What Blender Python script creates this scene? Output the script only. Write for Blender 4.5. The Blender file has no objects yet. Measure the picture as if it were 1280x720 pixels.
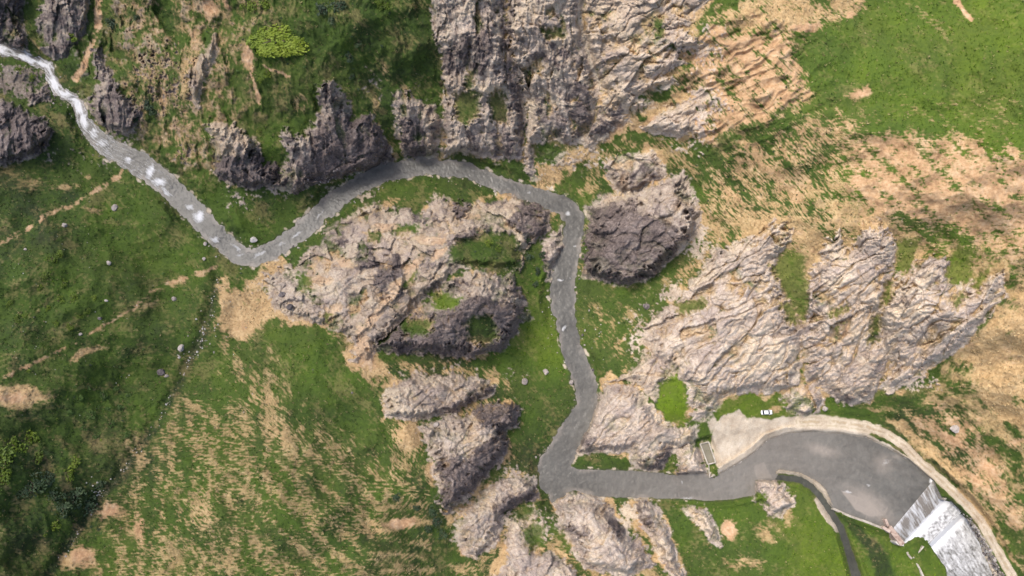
import bpy, bmesh, math, random
import numpy as np
from mathutils import Vector, Matrix

random.seed(7)
RNG = np.random.default_rng(11)
STEP = 1.0            # spacing of the terrain survey, photograph pixels
SUN_DIR = Vector((-0.37, 0.24, 0.90)).normalized()

# ------------------------------------------------------------------ camera model (survey rays)
TILT = math.radians(12.0)
HFOV = math.radians(73.0)
FPX = 640.0 / math.tan(HFOV / 2)
DIST = 286.0
CAM = np.array([0.0, -DIST * math.sin(TILT), DIST * math.cos(TILT)])
CT, ST = math.cos(TILT), math.sin(TILT)

def unproject(u, v, h):
    """Ground position of the survey point seen at (u, v) whose elevation is h metres."""
    x = (u - 640.0) / FPX
    y = -(v - 360.0) / FPX
    dy = y * CT + ST
    dz = y * ST - CT
    t = (h - CAM[2]) / dz
    return CAM[0] + x * t, CAM[1] + dy * t, h + 0 * t

# ------------------------------------------------------------------ noise
def _perm(seed):
    r = np.random.default_rng(seed)
    p = r.permutation(256).astype(np.int32)
    return np.concatenate([p, p])
_G = np.array([[math.cos(a), math.sin(a)] for a in np.linspace(0, 2 * math.pi, 32, endpoint=False)], np.float32)

def perlin(x, y, seed=0):
    p = _perm(seed)
    xi = np.floor(x); yi = np.floor(y)
    xf = (x - xi).astype(np.float32); yf = (y - yi).astype(np.float32)
    xi = xi.astype(np.int32) & 255; yi = yi.astype(np.int32) & 255
    u = xf * xf * xf * (xf * (xf * 6 - 15) + 10)
    w = yf * yf * yf * (yf * (yf * 6 - 15) + 10)
    def g(a, b, dx, dy):
        k = p[p[a & 255] + (b & 255)] & 31
        return _G[k, 0] * dx + _G[k, 1] * dy
    n00 = g(xi, yi, xf, yf); n10 = g(xi + 1, yi, xf - 1, yf)
    n01 = g(xi, yi + 1, xf, yf - 1); n11 = g(xi + 1, yi + 1, xf - 1, yf - 1)
    a = n00 + u * (n10 - n00); b = n01 + u * (n11 - n01)
    return (a + w * (b - a)) * 1.5

def fbm(x, y, seed=0, octv=4, gain=0.5):
    s = 0; a = 1.0; t = 0
    for k in range(octv):
        s = s + a * perlin(x * 2 ** k + 17.3 * k, y * 2 ** k - 9.1 * k, seed + k)
        t += a; a *= gain
    return s / t

def ridged(x, y, seed=0, octv=4, gain=0.55):
    s = 0; a = 1.0; t = 0
    for k in range(octv):
        s = s + a * (1 - 2 * np.abs(perlin(x * 2 ** k + 5.7 * k, y * 2 ** k + 3.3 * k, seed + k)))
        t += a; a *= gain
    return s / t

def facets(x, y, seed=0):
    """Broken-block relief: every voronoi cell is a tilted plane; returns height and crack width."""
    xi = np.floor(x).astype(np.int32); yi = np.floor(y).astype(np.int32)
    r = np.random.default_rng(seed)
    jx, jy, tx, ty, th = [r.random(65536).astype(np.float32) for _ in range(5)]
    f1 = np.full(x.shape, 9.0, np.float32); f2 = np.full(x.shape, 9.0, np.float32)
    hh = np.zeros(x.shape, np.float32)
    for dx in (-1, 0, 1):
        for dy in (-1, 0, 1):
            k = ((xi + dx) * 7919 + (yi + dy) * 104729) & 65535
            ex = (x - (xi + dx + jx[k])).astype(np.float32); ey = (y - (yi + dy + jy[k])).astype(np.float32)
            d = np.sqrt(ex * ex + ey * ey)
            pl = (tx[k] - 0.5) * ex * 1.6 + (ty[k] - 0.5) * ey * 1.6 + (th[k] - 0.5) * 0.7
            closer = d < f1
            f2 = np.where(closer, f1, np.minimum(f2, d))
            hh = np.where(closer, pl, hh)
            f1 = np.where(closer, d, f1)
    return hh, f2 - f1

def sst(a, b, x):
    t = np.clip((x - a) / (b - a), 0, 1)
    return t * t * (3 - 2 * t)

def flow_coords(pts):
    best = np.full(U.shape, 1e6); al = np.zeros(U.shape); sd = np.zeros(U.shape); acc = 0.0
    for (ax, ay, _), (bx, by, _) in zip(pts[:-1], pts[1:]):
        ex, ey = bx - ax, by - ay; L = math.hypot(ex, ey); wx_ = U - ax; wy_ = V - ay
        t = np.clip((wx_ * ex + wy_ * ey) / (L * L), 0, 1); d = np.hypot(wx_ - ex * t, wy_ - ey * t); c = d < best
        al = np.where(c, acc + t * L, al); sd = np.where(c, (wx_ * ey - wy_ * ex) / L, sd); best = np.where(c, d, best); acc += L
    return al, sd
# ------------------------------------------------------------------ the survey grid
def axis(lo, hi, out_lo, out_hi):
    core = np.arange(lo, hi + STEP * 0.5, STEP)
    left = []; p = lo; s = STEP
    while p > out_lo:
        s = min(s * 1.12, 16); p -= s; left.append(p)
    right = []; p = core[-1]; s = STEP
    while p < out_hi:
        s = min(s * 1.12, 16); p += s; right.append(p)
    return np.array(left[::-1] + list(core) + right)
UA = axis(-12, 1292, -420, 1700)
VA = axis(-12, 732, -260, 980)
U, V = np.meshgrid(UA, VA)
NV, NU = U.shape
WX1 = fbm(U / 38, V / 38, 101, 3); WY1 = fbm(U / 38, V / 38, 201, 3)
WX2 = fbm(U / 9, V / 9, 111, 3); WY2 = fbm(U / 9, V / 9, 211, 3)

def poly_sdf(x, y, pts):
    n = len(pts); d = np.full(x.shape, 1e12); inside = np.zeros(x.shape, bool)
    for i in range(n):
        ax, ay = pts[i]; bx, by = pts[(i + 1) % n]
        ex, ey = bx - ax, by - ay; wx = x - ax; wy = y - ay
        t = np.clip((wx * ex + wy * ey) / (ex * ex + ey * ey + 1e-9), 0, 1)
        d = np.minimum(d, (wx - ex * t) ** 2 + (wy - ey * t) ** 2)
        c = ((ay <= y) & (by > y)) | ((by <= y) & (ay > y))
        if ey != 0:
            inside ^= c & (x < ax + (y - ay) * ex / ey)
    d = np.sqrt(d)
    return np.where(inside, -d, d)

def window(us, vs, pad):
    i0 = np.searchsorted(UA, min(us) - pad); i1 = np.searchsorted(UA, max(us) + pad)
    j0 = np.searchsorted(VA, min(vs) - pad); j1 = np.searchsorted(VA, max(vs) + pad)
    return (slice(j0, max(j1, j0 + 1)), slice(i0, max(i1, i0 + 1)))

def sdf(pts, warp=5.0, pad=40):
    s = window([p[0] for p in pts], [p[1] for p in pts], pad)
    x = U[s] + warp * 1.6 * WX1[s] + warp * 0.7 * WX2[s]
    y = V[s] + warp * 1.6 * WY1[s] + warp * 0.7 * WY2[s]
    return s, poly_sdf(x, y, pts)

def stroke(pts, warp=2.0, pad=60):
    """Signed distance to a polyline of (u, v, half width)."""
    s = window([p[0] for p in pts], [p[1] for p in pts], pad)
    x = U[s] + warp * 1.2 * WX1[s] + warp * WX2[s]; y = V[s] + warp * 1.2 * WY1[s] + warp * WY2[s]
    d = np.full(x.shape, 1e6)
    for (ax, ay, ar), (bx, by, br) in zip(pts[:-1], pts[1:]):
        ex, ey = bx - ax, by - ay; wx = x - ax; wy = y - ay
        t = np.clip((wx * ex + wy * ey) / (ex * ex + ey * ey + 1e-9), 0, 1)
        d = np.minimum(d, np.hypot(wx - ex * t, wy - ey * t) - (ar + (br - ar) * t))
    return s, d

def full(s, d, far=200.0):
    o = np.full(U.shape, far); o[s] = d
    return o

# ------------------------------------------------------------------ base relief: levelled control points (u, v, metres)
RIVER = [(-60,40,8),(0,60,6),(34,72,7),(57,82,7),(67,104,7),(76,116,7),(97,126,8),(104,151,9),(116,168,11),(141,188,14),(175,204,14),
 (198,222,14),(222,243,14),(249,272,14),(279,302,14),(306,322,12),(322,322,12),(340,314,12),(366,296,12),(396,272,12),(423,248,12),
 (450,230,12),(480,216,11),(517,208,11),(545,207,11),(580,213,11),(610,224,11),(640,235,11),(680,247,12),(705,258,13),(718,272,14),
 (717,290,13),(713,310,12),(707,335,15),(703,360,17),(704,385,17),(708,408,13),(717,440,13),(728,470,14),(735,485,14),(732,505,14),
 (722,530,15),(706,555,18),(695,580,22),(694,598,24),(695,612,14),(690,624,6)]
RIVER_B = [(700,598,20),(720,600,13),(745,604,16),(793,605,17),(840,608,15),(880,608,16)]
POOL = [(840,594),(866,612),(887,602),(900,592),(924,579),(944,565),(961,550),(985,542),(1018,540),(1052,543),(1082,547),(1109,560),
 (1136,575),(1166,601),(1116,661),(1105,661),(1042,636),(1032,612),(1021,602),(1001,592),(974,587),(966,600),(944,600),(944,619),(917,624),(880,626),(850,622)]
CANAL = [(962,596,2.5),(978,597,3.2),(1000,600,3.8),(1014,608,3.8),(1026,622,3.6),(1038,640,3.6),(1050,658,4),(1058,680,4.5),(1066,705,5),(1076,740,6),(1090,800,7)]
FACE = [(1166,601),(1178,626),(1131,678),(1116,661)]
BASIN = [(1177,626),(1190,627),(1201,638),(1161,677),(1155,672),(1145,670),(1130,679)]
LOWER = [(1199,637),(1212,655),(1228,690),(1241,722),(1280,800),(1200,800),(1183,712),(1172,695),(1160,676)]
WL_PTS = [(-60,40,11),(0,60,9.6),(67,100,8.2),(104,151,7),(175,204,6),(249,272,5),(306,322,4.2),(366,296,3.7),(423,248,3.3),(480,216,3.0),(545,207,2.7),
 (610,224,2.4),(680,247,2.0),(718,272,1.7),(710,320,1.4),(704,385,1.0),(717,440,.7),(735,485,.5),(706,555,.2),(694,598,0),(745,604,0),(840,608,0)]
BASE = [(0,0,30),(100,0,35),(200,0,55),(300,0,75),(400,0,80),(500,0,75),(600,0,75),(700,0,78),(800,0,80),(900,0,84),(1000,0,85),(1150,0,90),(1280,0,100),
 (100,60,20),(200,100,30),(300,100,48),(350,50,65),(400,100,50),(450,100,50),(520,60,55),(520,150,20),(280,180,24),(230,170,20),(350,180,26),(420,150,30),
 (600,100,45),(650,100,42),(700,100,45),(750,100,48),(600,180,12),(700,180,14),(740,210,9),(800,100,55),(850,150,42),(950,150,60),(1050,150,70),(1200,150,80),
 (1280,200,78),(900,220,34),(830,210,18),(1000,230,50),(1100,230,58),(1200,260,62),(1280,300,60),(850,330,14),(780,320,6),(780,260,8),(800,400,8),(750,400,4),(900,400,22),
 (950,330,32),(1000,300,40),(1000,400,26),(1050,450,14),(1100,300,48),(1100,400,32),(1200,330,50),(1200,400,40),(1280,400,48),(1150,470,18),(1250,500,30),
 (1280,560,24),(1200,540,13),(1280,640,14),(1250,600,14),(1100,510,6),(1000,510,4),(930,540,2.5),(1000,528,2.5),(1100,538,2.5),(1180,608,2.5),(1240,675,0),(1275,720,-2),
 (850,480,16),(800,500,12),(760,520,7),(900,480,12),(850,660,5),(950,680,3),(1000,650,2.5),(1100,700,-4),(1140,720,-6),(1000,720,1.5),(850,720,8),(750,700,14),(650,700,14),(600,650,12),
 (700,660,6),(450,300,13),(550,280,15),(600,320,20),(550,350,23),(480,360,19),(600,380,22),(420,360,13),(500,420,12),(550,460,7),(620,460,4),(670,420,2.5),
 (660,480,2.5),(520,500,14),(580,560,14),(640,540,5),(660,330,7),(450,500,18),(400,450,18),(350,400,12),(310,370,8),(350,500,26),(300,600,33),(400,600,30),(500,600,24),(520,680,22),
 (400,700,34),(250,700,33),(200,620,20),(150,680,18),(262,395,6),(228,472,9),(198,528,11),(148,599,13.5),(97,666,16),(64,710,18),(200,400,12),(150,380,15),
 (100,350,18),(200,300,8),(100,280,12),(0,300,22),(0,400,28),(100,450,22),(0,500,34),(100,550,26),(0,600,36),(0,720,36),(50,220,14),(0,200,16),(0,150,18),(60,160,11)] + WL_PTS

BASE = [(u, v, z * (1 - .34 * max(0, min(1, (230 - v) / 160))) if z > 12 else z) for u, v, z in BASE]
def tps_fit(pts, smooth=0.02):
    P = np.array([[p[0] / 400, p[1] / 400] for p in pts]); z = np.array([p[2] for p in pts])
    r2 = ((P[:, None] - P[None]) ** 2).sum(-1); K = 0.5 * r2 * np.log(r2 + 1e-12) + smooth * np.eye(len(P))
    Q = np.hstack([np.ones((len(P), 1)), P]); n = len(P)
    A = np.zeros((n + 3, n + 3)); A[:n, :n] = K; A[:n, n:] = Q; A[n:, :n] = Q.T
    w = np.linalg.solve(A, np.concatenate([z, np.zeros(3)]))
    return P, w
def tps_eval(fit, uu, vv):
    P, w = fit; x = uu / 400; y = vv / 400
    o = w[-3] + w[-2] * x + w[-1] * y
    for k in range(len(P)):
        r2 = (x - P[k, 0]) ** 2 + (y - P[k, 1]) ** 2
        o = o + w[k] * 0.5 * r2 * np.log(r2 + 1e-12)
    return o
def on_coarse(fn, n=8):
    """Evaluate a smooth field on every n-th grid line and interpolate."""
    iu = np.unique(np.append(np.arange(0, NU, n), NU - 1)); iv = np.unique(np.append(np.arange(0, NV, n), NV - 1))
    uc = np.clip(UA[iu], -220, 1500); vc = np.clip(VA[iv], -160, 880)
    c = fn(*np.meshgrid(uc, vc))
    t = np.array([np.interp(UA, UA[iu], row) for row in c])
    return np.array([np.interp(VA, VA[iv], t[:, i]) for i in range(NU)]).T
H = on_coarse(lambda a, b: tps_eval(tps_fit(BASE), a, b), 6)
def idw(pts, p=3.0):
    def fn(a, b):
        num = 0; den = 0
        for (u, v, z) in pts:
            w = 1.0 / (((a - u) ** 2 + (b - v) ** 2) ** (p / 2) + 30.0)
            num = num + w * z; den = den + w
        return num / den
    return fn
WL = on_coarse(idw(WL_PTS, 4.0), 4)
fold = on_coarse(idw([(300,580,1),(430,640,1),(100,550,.9),(120,330,.9),(1150,200,.9),(1000,220,.7),(1230,500,.9),(1100,60,.6),(450,90,.8),(250,80,.5),(560,300,.1),(700,430,0),(760,560,0),(980,580,0),(1000,680,.1),(950,400,.2)], 3), 6)
H += fold * (7.5 * fbm((U + .4 * V) / 130, (V - .3 * U) / 95, 33, 2) + 2.4 * ridged((U + .5 * V) / 90, (V - .4 * U) / 60, 35, 2)) * sst(0, 60, np.minimum(np.hypot(U - 700, V - 420) - 40, 60))
H += 1.6 * fbm(U / 60, V / 60, 31, 3) + 0.35 * fbm(U / 9, V / 9, 41, 3)

# ------------------------------------------------------------------ water outlines carved into the relief
sR, dR = stroke([(u, v, r * (.94 if u < 420 else .90)) for u, v, r in RIVER], 4.0); DR = full(sR, dR)
sB, dB = stroke(RIVER_B, 1.2); DRB = full(sB, dB)
DRIV = np.minimum(DR, DRB)
s_, d_ = sdf(POOL, 0.7, 60); DPOOL = full(s_, d_)
s_, d_ = stroke(CANAL, 1.0); DCAN = full(s_, d_)
s_, d_ = sdf(FACE, 0.0, 40); DFACE = full(s_, d_)
s_, d_ = sdf(BASIN, 0.6, 40); DBAS = full(s_, d_)
s_, d_ = sdf(LOWER, 1.2, 60); DLOW = full(s_, d_)
ZCAN = -0.4 - 5.0 * sst(600, 730, V)
def carve(h, d, wl, bank, lip=0.25, depth=1.2):
    t = sst(0, bank, d)
    out = wl + lip * sst(0, 2.5, d) + (h - wl) * t
    inn = wl - depth * sst(0.0, 4.0, -d) - 0.05
    return np.where(d > 0, np.where(d < bank, out, h), inn)
H = carve(H, DRIV, WL, 16)
H = carve(H, DPOOL, 0.0, 9, 0.9)
LEV = [(970,589,3),(985,588,4),(1003,593,4.5),(1022,604,5),(1032,615,5),(1040,630,4),(1046,638,2)]
s_, d_ = stroke(LEV, 1.0); DLEV = full(s_, d_)
H = np.where(DLEV < 3, np.maximum(H, 0.9 * sst(3, -3, DLEV) - 0.2 * (DLEV > 0)), H)
H = carve(H, DCAN, ZCAN, 7, 0.5)
H = np.where(DPOOL < -1, np.minimum(H, -0.8), H)
H = carve(H, DLOW, -7.5 + 0 * H, 26, 0.5, 1.5)
H = carve(H, DBAS, -5.0 + 0 * H, 7, 0.3, 1.5)
H = np.where(DFACE < 1, np.minimum(H, -6.5), H)
WATER_ANY = np.minimum.reduce([DRIV, DPOOL, DCAN, DBAS, DLOW, DFACE])

# ------------------------------------------------------------------ outcrops: (name, label, outline, height, edge px, tan, dark, density)
CRAGS = [
 ("rock_cliff","near-black rock cliff in the top corner above the white rapids",[(-420,-260),(30,-260),(30,-20),(28,20),(32,58),(20,64),(0,54),(-60,30),(-420,20)],5,8,.0,.85,.95),
 ("rock_cliff","broken purple-brown cliff with grass ledges beside the orange gully, above the rapids",[(47,-260),(118,-260),(112,10),(108,40),(80,75),(62,73),(50,60),(45,25)],3,8,.1,.45,.62),
 ("rock_cliff","dark blocky cliff on the near bank below the first white rapids",[(-420,110),(0,122),(25,130),(45,140),(66,158),(58,185),(25,200),(0,206),(-420,210)],8,9,0,.8,.85),
 ("rock_outcrop","small dark ledge on the inside of the first rapids bend",[(27,113),(55,106),(62,116),(60,126),(40,128)],2,4,.1,.6,.9),
 ("rock_outcrop","jagged purple-grey crags lining the far bank of the rapids",[(112,57),(128,57),(140,95),(160,118),(178,140),(170,165),(150,165),(128,158),(114,140),(108,120),(118,100)],4,8,.15,.5,.7),
 ("rock_outcrop","pale tan slab streaking down the green slope between orange gullies",[(232,88),(250,65),(268,40),(272,60),(262,85),(252,112),(248,130),(236,122)],2,5,.8,.0,.85),
 ("rock_outcrop","tan-topped ledge with a dark undercut face above the river bend",[(259,151),(275,149),(290,153),(298,160),(316,175),(330,200),(350,212),(340,228),(310,234),(285,230),(270,215),(268,198),(262,180)],8,9,.65,.12,.9),
 ("rock_cliff","dark river cliff with a grey-tan slab in its middle, left of the loop",[(392,105),(415,100),(430,118),(440,138),(462,140),(478,160),(490,185),(487,203),(465,212),(443,216),(425,220),(395,228),(360,238),(335,235),(350,205),(358,190),(352,158),(380,168),(390,150),(400,130)],8,10,.2,.42,.85),
 ("rock_outcrop","narrow rust-topped crag with a black face, standing over the grey river loop",[(492,114),(505,112),(520,122),(540,135),(549,150),(549,175),(545,195),(520,196),(505,195),(498,165),(493,140)],6,9,.45,.3,.88),
 ("rock_cliff","tall pinkish cliff with two black hollows, beside the dark green slope",[(533,-260),(640,-260),(628,20),(634,50),(640,85),(655,120),(656,160),(650,195),(640,201),(615,196),(590,191),(568,194),(555,190),(550,150),(553,110),(552,70),(540,40)],6,12,.2,.22,.88),
 ("rock_cliff","central pale cliff between the dark crevice and the white gully",[(640,-260),(730,-260),(728,30),(738,80),(752,112),(745,140),(735,165),(722,178),(705,178),(690,172),(672,178),(668,205),(660,222),(655,195),(658,160),(656,120),(642,85),(636,50),(632,20)],5,12,.25,.15,.88),
 ("rock_cliff","broad grey cliff right of the white gully, under the tan ridges",[(730,-260),(905,-260),(890,-5),(862,24),(846,32),(872,46),(884,58),(846,66),(862,78),(828,90),(846,100),(826,116),(800,120),(822,132),(796,142),(778,140),(788,154),(764,160),(758,172),(745,176),(735,186),(725,175),(745,140),(754,112),(740,80),(730,30)],3.5,16,.4,.14,.85),
 ("rock_outcrop","pale smooth rock shelf under the eroded tan ridges",[(800,156),(825,140),(850,118),(866,128),(868,155),(850,170),(820,166)],3,6,.3,0,.95),
 ("rock_outcrop","dark brown knob capping the big riverside crag",[(756,205),(776,190),(795,186),(815,190),(828,203),(825,222),(812,232),(790,240),(770,235),(760,222)],4,8,.1,.5,.9),
 ("rock_crag","large purple-brown crag with a pale shoulder at the sharp river bend",[(744,245),(770,238),(800,235),(830,225),(850,212),(862,232),(870,252),(876,275),(850,310),(833,327),(800,351),(783,356),(757,350),(732,344),(728,324),(731,300),(733,287),(737,262)],15,13,.12,.22,1),
 ("rock_crag","wide tan and grey rock knoll filling the inside of the river loop",[(330,340),(352,325),(372,320),(398,295),(415,272),(440,262),(455,252),(470,246),(490,258),(530,258),(545,238),(560,243),(575,254),(600,245),(640,244),(665,243),(688,262),(684,290),(668,300),(655,312),(650,338),(625,336),(600,331),(560,342),(538,368),(520,384),(504,399),(487,414),(470,431),(462,452),(445,448),(428,415),(405,408),(380,398),(355,392),(335,372)],5,10,.45,.12,.80),
 ("rock_cliff","black-faced cliff with small green ledges at the centre of the scene",[(470,431),(487,415),(504,400),(520,385),(538,370),(560,345),(600,335),(640,345),(655,360),(658,398),(640,420),(621,435),(595,445),(564,441),(530,440),(507,440)],13,12,.25,.2,.97),
 ("rock_outcrop","low pink rock strip along the river's edge below the sharp bend",[(679,297),(700,282),(703,307),(695,325),(688,345),(683,350),(680,330)],3,4,.1,.1,1),
 ("rock_outcrop","flat grey rock slab on the grass below the black-faced cliff",[(476,487),(496,474),(530,466),(560,464),(595,468),(616,482),(612,490),(592,504),(565,518),(520,521),(484,518)],7,9,.3,.12,.95),
 ("rock_crag","pale rounded crag with a dark overhanging flank, left of the lower river reach",[(530,548),(526,532),(550,521),(581,518),(598,505),(620,498),(638,500),(648,508),(645,532),(628,538),(635,559),(620,580),(608,592),(590,610),(575,625),(561,639),(551,626),(546,596),(538,570)],12,10,.25,.12,.97),
 ("rock_crag","pale lumpy rock spur reaching the river at its lower left corner",[(568,663),(575,636),(601,609),(635,596),(665,594),(667,619),(640,632),(628,640),(622,673),(605,690),(595,697),(578,690)],7,8,.15,.06,.97),
 ("rock_crag","massive pinkish whale-backed rock below the river elbow",[(692,631),(706,613),(742,613),(756,626),(776,656),(806,686),(820,706),(800,716),(773,718),(739,710),(716,686),(699,653)],10,10,.08,.06,.98),
 ("rock_outcrop","long thin pale rock fin pointing at the straight river reach",[(793,624),(800,620),(816,633),(837,666),(850,706),(852,722),(840,716),(816,680),(796,641)],6,5,.1,.05,1),
 ("rock_outcrop","broken pale rock ground at the very bottom edge, under the whale-backed rock",[(630,645),(650,640),(665,655),(668,690),(689,683),(709,700),(730,722),(740,980),(600,980),(615,720),(632,690)],3,6,.1,.1,.8),
 ("rock_cliff","wide sunlit pink rock face with diagonal cracks behind the gravel yard",[(845,368),(870,340),(885,315),(905,297),(925,290),(944,277),(964,268),(985,275),(998,283),(985,310),(972,325),(978,345),(984,365),(992,385),(1003,400),(1004,430),(1000,470),(985,485),(960,490),(930,488),(905,495),(893,510),(880,525),(868,520),(860,500),(858,480),(845,470),(835,465),(815,440),(800,425),(800,405),(825,385)],6,14,.2,0,.93),
 ("rock_cliff","ribbed pale rock face of parallel ridges above the road bend",[(1003,400),(996,385),(1000,360),(1014,335),(1026,298),(1032,286),(1048,282),(1056,296),(1062,296),(1080,270),(1099,268),(1121,296),(1120,335),(1108,370),(1101,390),(1102,420),(1108,450),(1100,480),(1085,500),(1060,505),(1035,490),(1010,470),(1002,440)],6,14,.3,.0,.9),
 ("rock_cliff","farthest right rock face with a long cracked ridge ending in tan grass",[(1118,338),(1138,322),(1162,312),(1183,318),(1190,340),(1214,348),(1225,355),(1233,342),(1252,338),(1256,365),(1240,390),(1220,408),(1205,430),(1185,445),(1160,455),(1150,470),(1130,480),(1110,490),(1102,480),(1110,450),(1102,420),(1100,390),(1108,365)],6,14,.25,.0,.9),
 ("rock_outcrop","rounded pale dome of rock beside the parked white car",[(981,490),(990,478),(1010,475),(1024,485),(1027,500),(1018,512),(1003,516),(985,510)],5,6,.2,.0,1),
 ("rock_crag","pale jointed crag whose foot stands in the river opposite the grass point",[(736,501),(763,478),(790,478),(800,490),(815,505),(830,525),(850,530),(868,530),(872,545),(862,560),(850,565),(838,560),(826,585),(805,583),(790,572),(783,562),(755,563),(722,565),(716,549),(727,530)],7,8,.15,.02,1),
 ("rock_outcrop","grassy pale rubble slope between the river meadow and the pink rock face",[(757,475),(790,450),(800,425),(818,440),(838,462),(848,475),(828,482),(822,505),(806,492),(795,478),(780,474)],2,8,.4,.0,.6),
 ("rock_outcrop","low rock point beside the concrete tank at the pool inlet",[(848,562),(862,556),(872,562),(876,575),(883,588),(886,600),(873,606),(862,608),(853,600),(846,580)],5,5,.2,.15,1),
 ("rock_outcrop","pink rock standing in the pool beside the start of the levee",[(944,600),(950,594),(962,597),(976,601),(982,613),(988,630),(976,643),(962,638),(956,628),(945,626),(942,612)],4,5,.15,.0,1),
 ("rock_outcrop","thin grey rock rib on the grass below the pool inlet",[(860,633),(877,633),(887,646),(893,660),(899,682),(885,672),(874,655)],4,4,.1,.1,1),
]
DARKS = [ # dark faces: weathered rock colour, with the shade on them painted in
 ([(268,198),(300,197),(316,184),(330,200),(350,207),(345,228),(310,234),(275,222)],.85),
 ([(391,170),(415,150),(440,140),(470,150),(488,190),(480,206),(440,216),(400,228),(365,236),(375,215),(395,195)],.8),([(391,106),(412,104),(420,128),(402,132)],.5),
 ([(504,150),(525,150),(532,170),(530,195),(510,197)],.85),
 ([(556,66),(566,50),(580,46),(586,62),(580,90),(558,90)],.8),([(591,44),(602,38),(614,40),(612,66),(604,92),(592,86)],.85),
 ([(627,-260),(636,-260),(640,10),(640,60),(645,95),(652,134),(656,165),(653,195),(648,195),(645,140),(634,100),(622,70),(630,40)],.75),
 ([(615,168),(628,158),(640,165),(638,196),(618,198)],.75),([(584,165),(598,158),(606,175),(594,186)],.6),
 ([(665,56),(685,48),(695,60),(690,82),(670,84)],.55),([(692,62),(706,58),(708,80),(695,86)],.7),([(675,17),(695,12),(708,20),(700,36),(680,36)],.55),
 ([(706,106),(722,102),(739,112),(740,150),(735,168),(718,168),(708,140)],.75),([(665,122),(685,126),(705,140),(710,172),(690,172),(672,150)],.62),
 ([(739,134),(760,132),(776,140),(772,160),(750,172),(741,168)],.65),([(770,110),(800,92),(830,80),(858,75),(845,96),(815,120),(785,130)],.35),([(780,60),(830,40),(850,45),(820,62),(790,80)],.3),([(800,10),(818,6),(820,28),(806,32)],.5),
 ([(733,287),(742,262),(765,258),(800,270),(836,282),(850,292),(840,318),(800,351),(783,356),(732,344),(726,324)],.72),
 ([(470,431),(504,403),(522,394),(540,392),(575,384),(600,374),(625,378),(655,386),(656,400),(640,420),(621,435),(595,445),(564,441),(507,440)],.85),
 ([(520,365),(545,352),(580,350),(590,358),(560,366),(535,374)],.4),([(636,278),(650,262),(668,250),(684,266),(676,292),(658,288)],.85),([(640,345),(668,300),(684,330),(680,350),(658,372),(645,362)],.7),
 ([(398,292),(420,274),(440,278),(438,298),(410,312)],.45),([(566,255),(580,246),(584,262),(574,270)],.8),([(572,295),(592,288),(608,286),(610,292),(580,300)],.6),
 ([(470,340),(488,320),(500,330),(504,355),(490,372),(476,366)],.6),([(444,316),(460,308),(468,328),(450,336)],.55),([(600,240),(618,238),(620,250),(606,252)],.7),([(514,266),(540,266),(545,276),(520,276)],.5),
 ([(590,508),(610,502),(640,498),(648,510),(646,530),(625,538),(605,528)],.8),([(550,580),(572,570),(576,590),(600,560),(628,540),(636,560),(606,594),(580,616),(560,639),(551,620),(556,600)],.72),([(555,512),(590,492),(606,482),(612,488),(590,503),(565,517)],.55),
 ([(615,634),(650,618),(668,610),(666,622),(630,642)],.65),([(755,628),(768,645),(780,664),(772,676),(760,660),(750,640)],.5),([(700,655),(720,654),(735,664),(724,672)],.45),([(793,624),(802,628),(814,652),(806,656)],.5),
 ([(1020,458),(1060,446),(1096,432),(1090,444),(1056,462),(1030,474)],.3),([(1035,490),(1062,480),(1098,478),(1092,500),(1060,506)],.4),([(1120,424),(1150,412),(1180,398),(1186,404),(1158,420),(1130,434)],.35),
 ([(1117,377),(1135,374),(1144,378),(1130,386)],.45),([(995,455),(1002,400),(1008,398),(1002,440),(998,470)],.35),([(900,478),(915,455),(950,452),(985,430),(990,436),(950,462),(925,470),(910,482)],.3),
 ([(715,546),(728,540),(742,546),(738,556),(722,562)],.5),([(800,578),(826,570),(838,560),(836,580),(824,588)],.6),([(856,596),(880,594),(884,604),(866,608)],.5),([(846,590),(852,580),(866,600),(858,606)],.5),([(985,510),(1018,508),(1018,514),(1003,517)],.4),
 ([(30,118),(58,112),(60,124),(40,126)],.5),([(105,40),(112,20),(120,40),(118,54)],.5),
]
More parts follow.
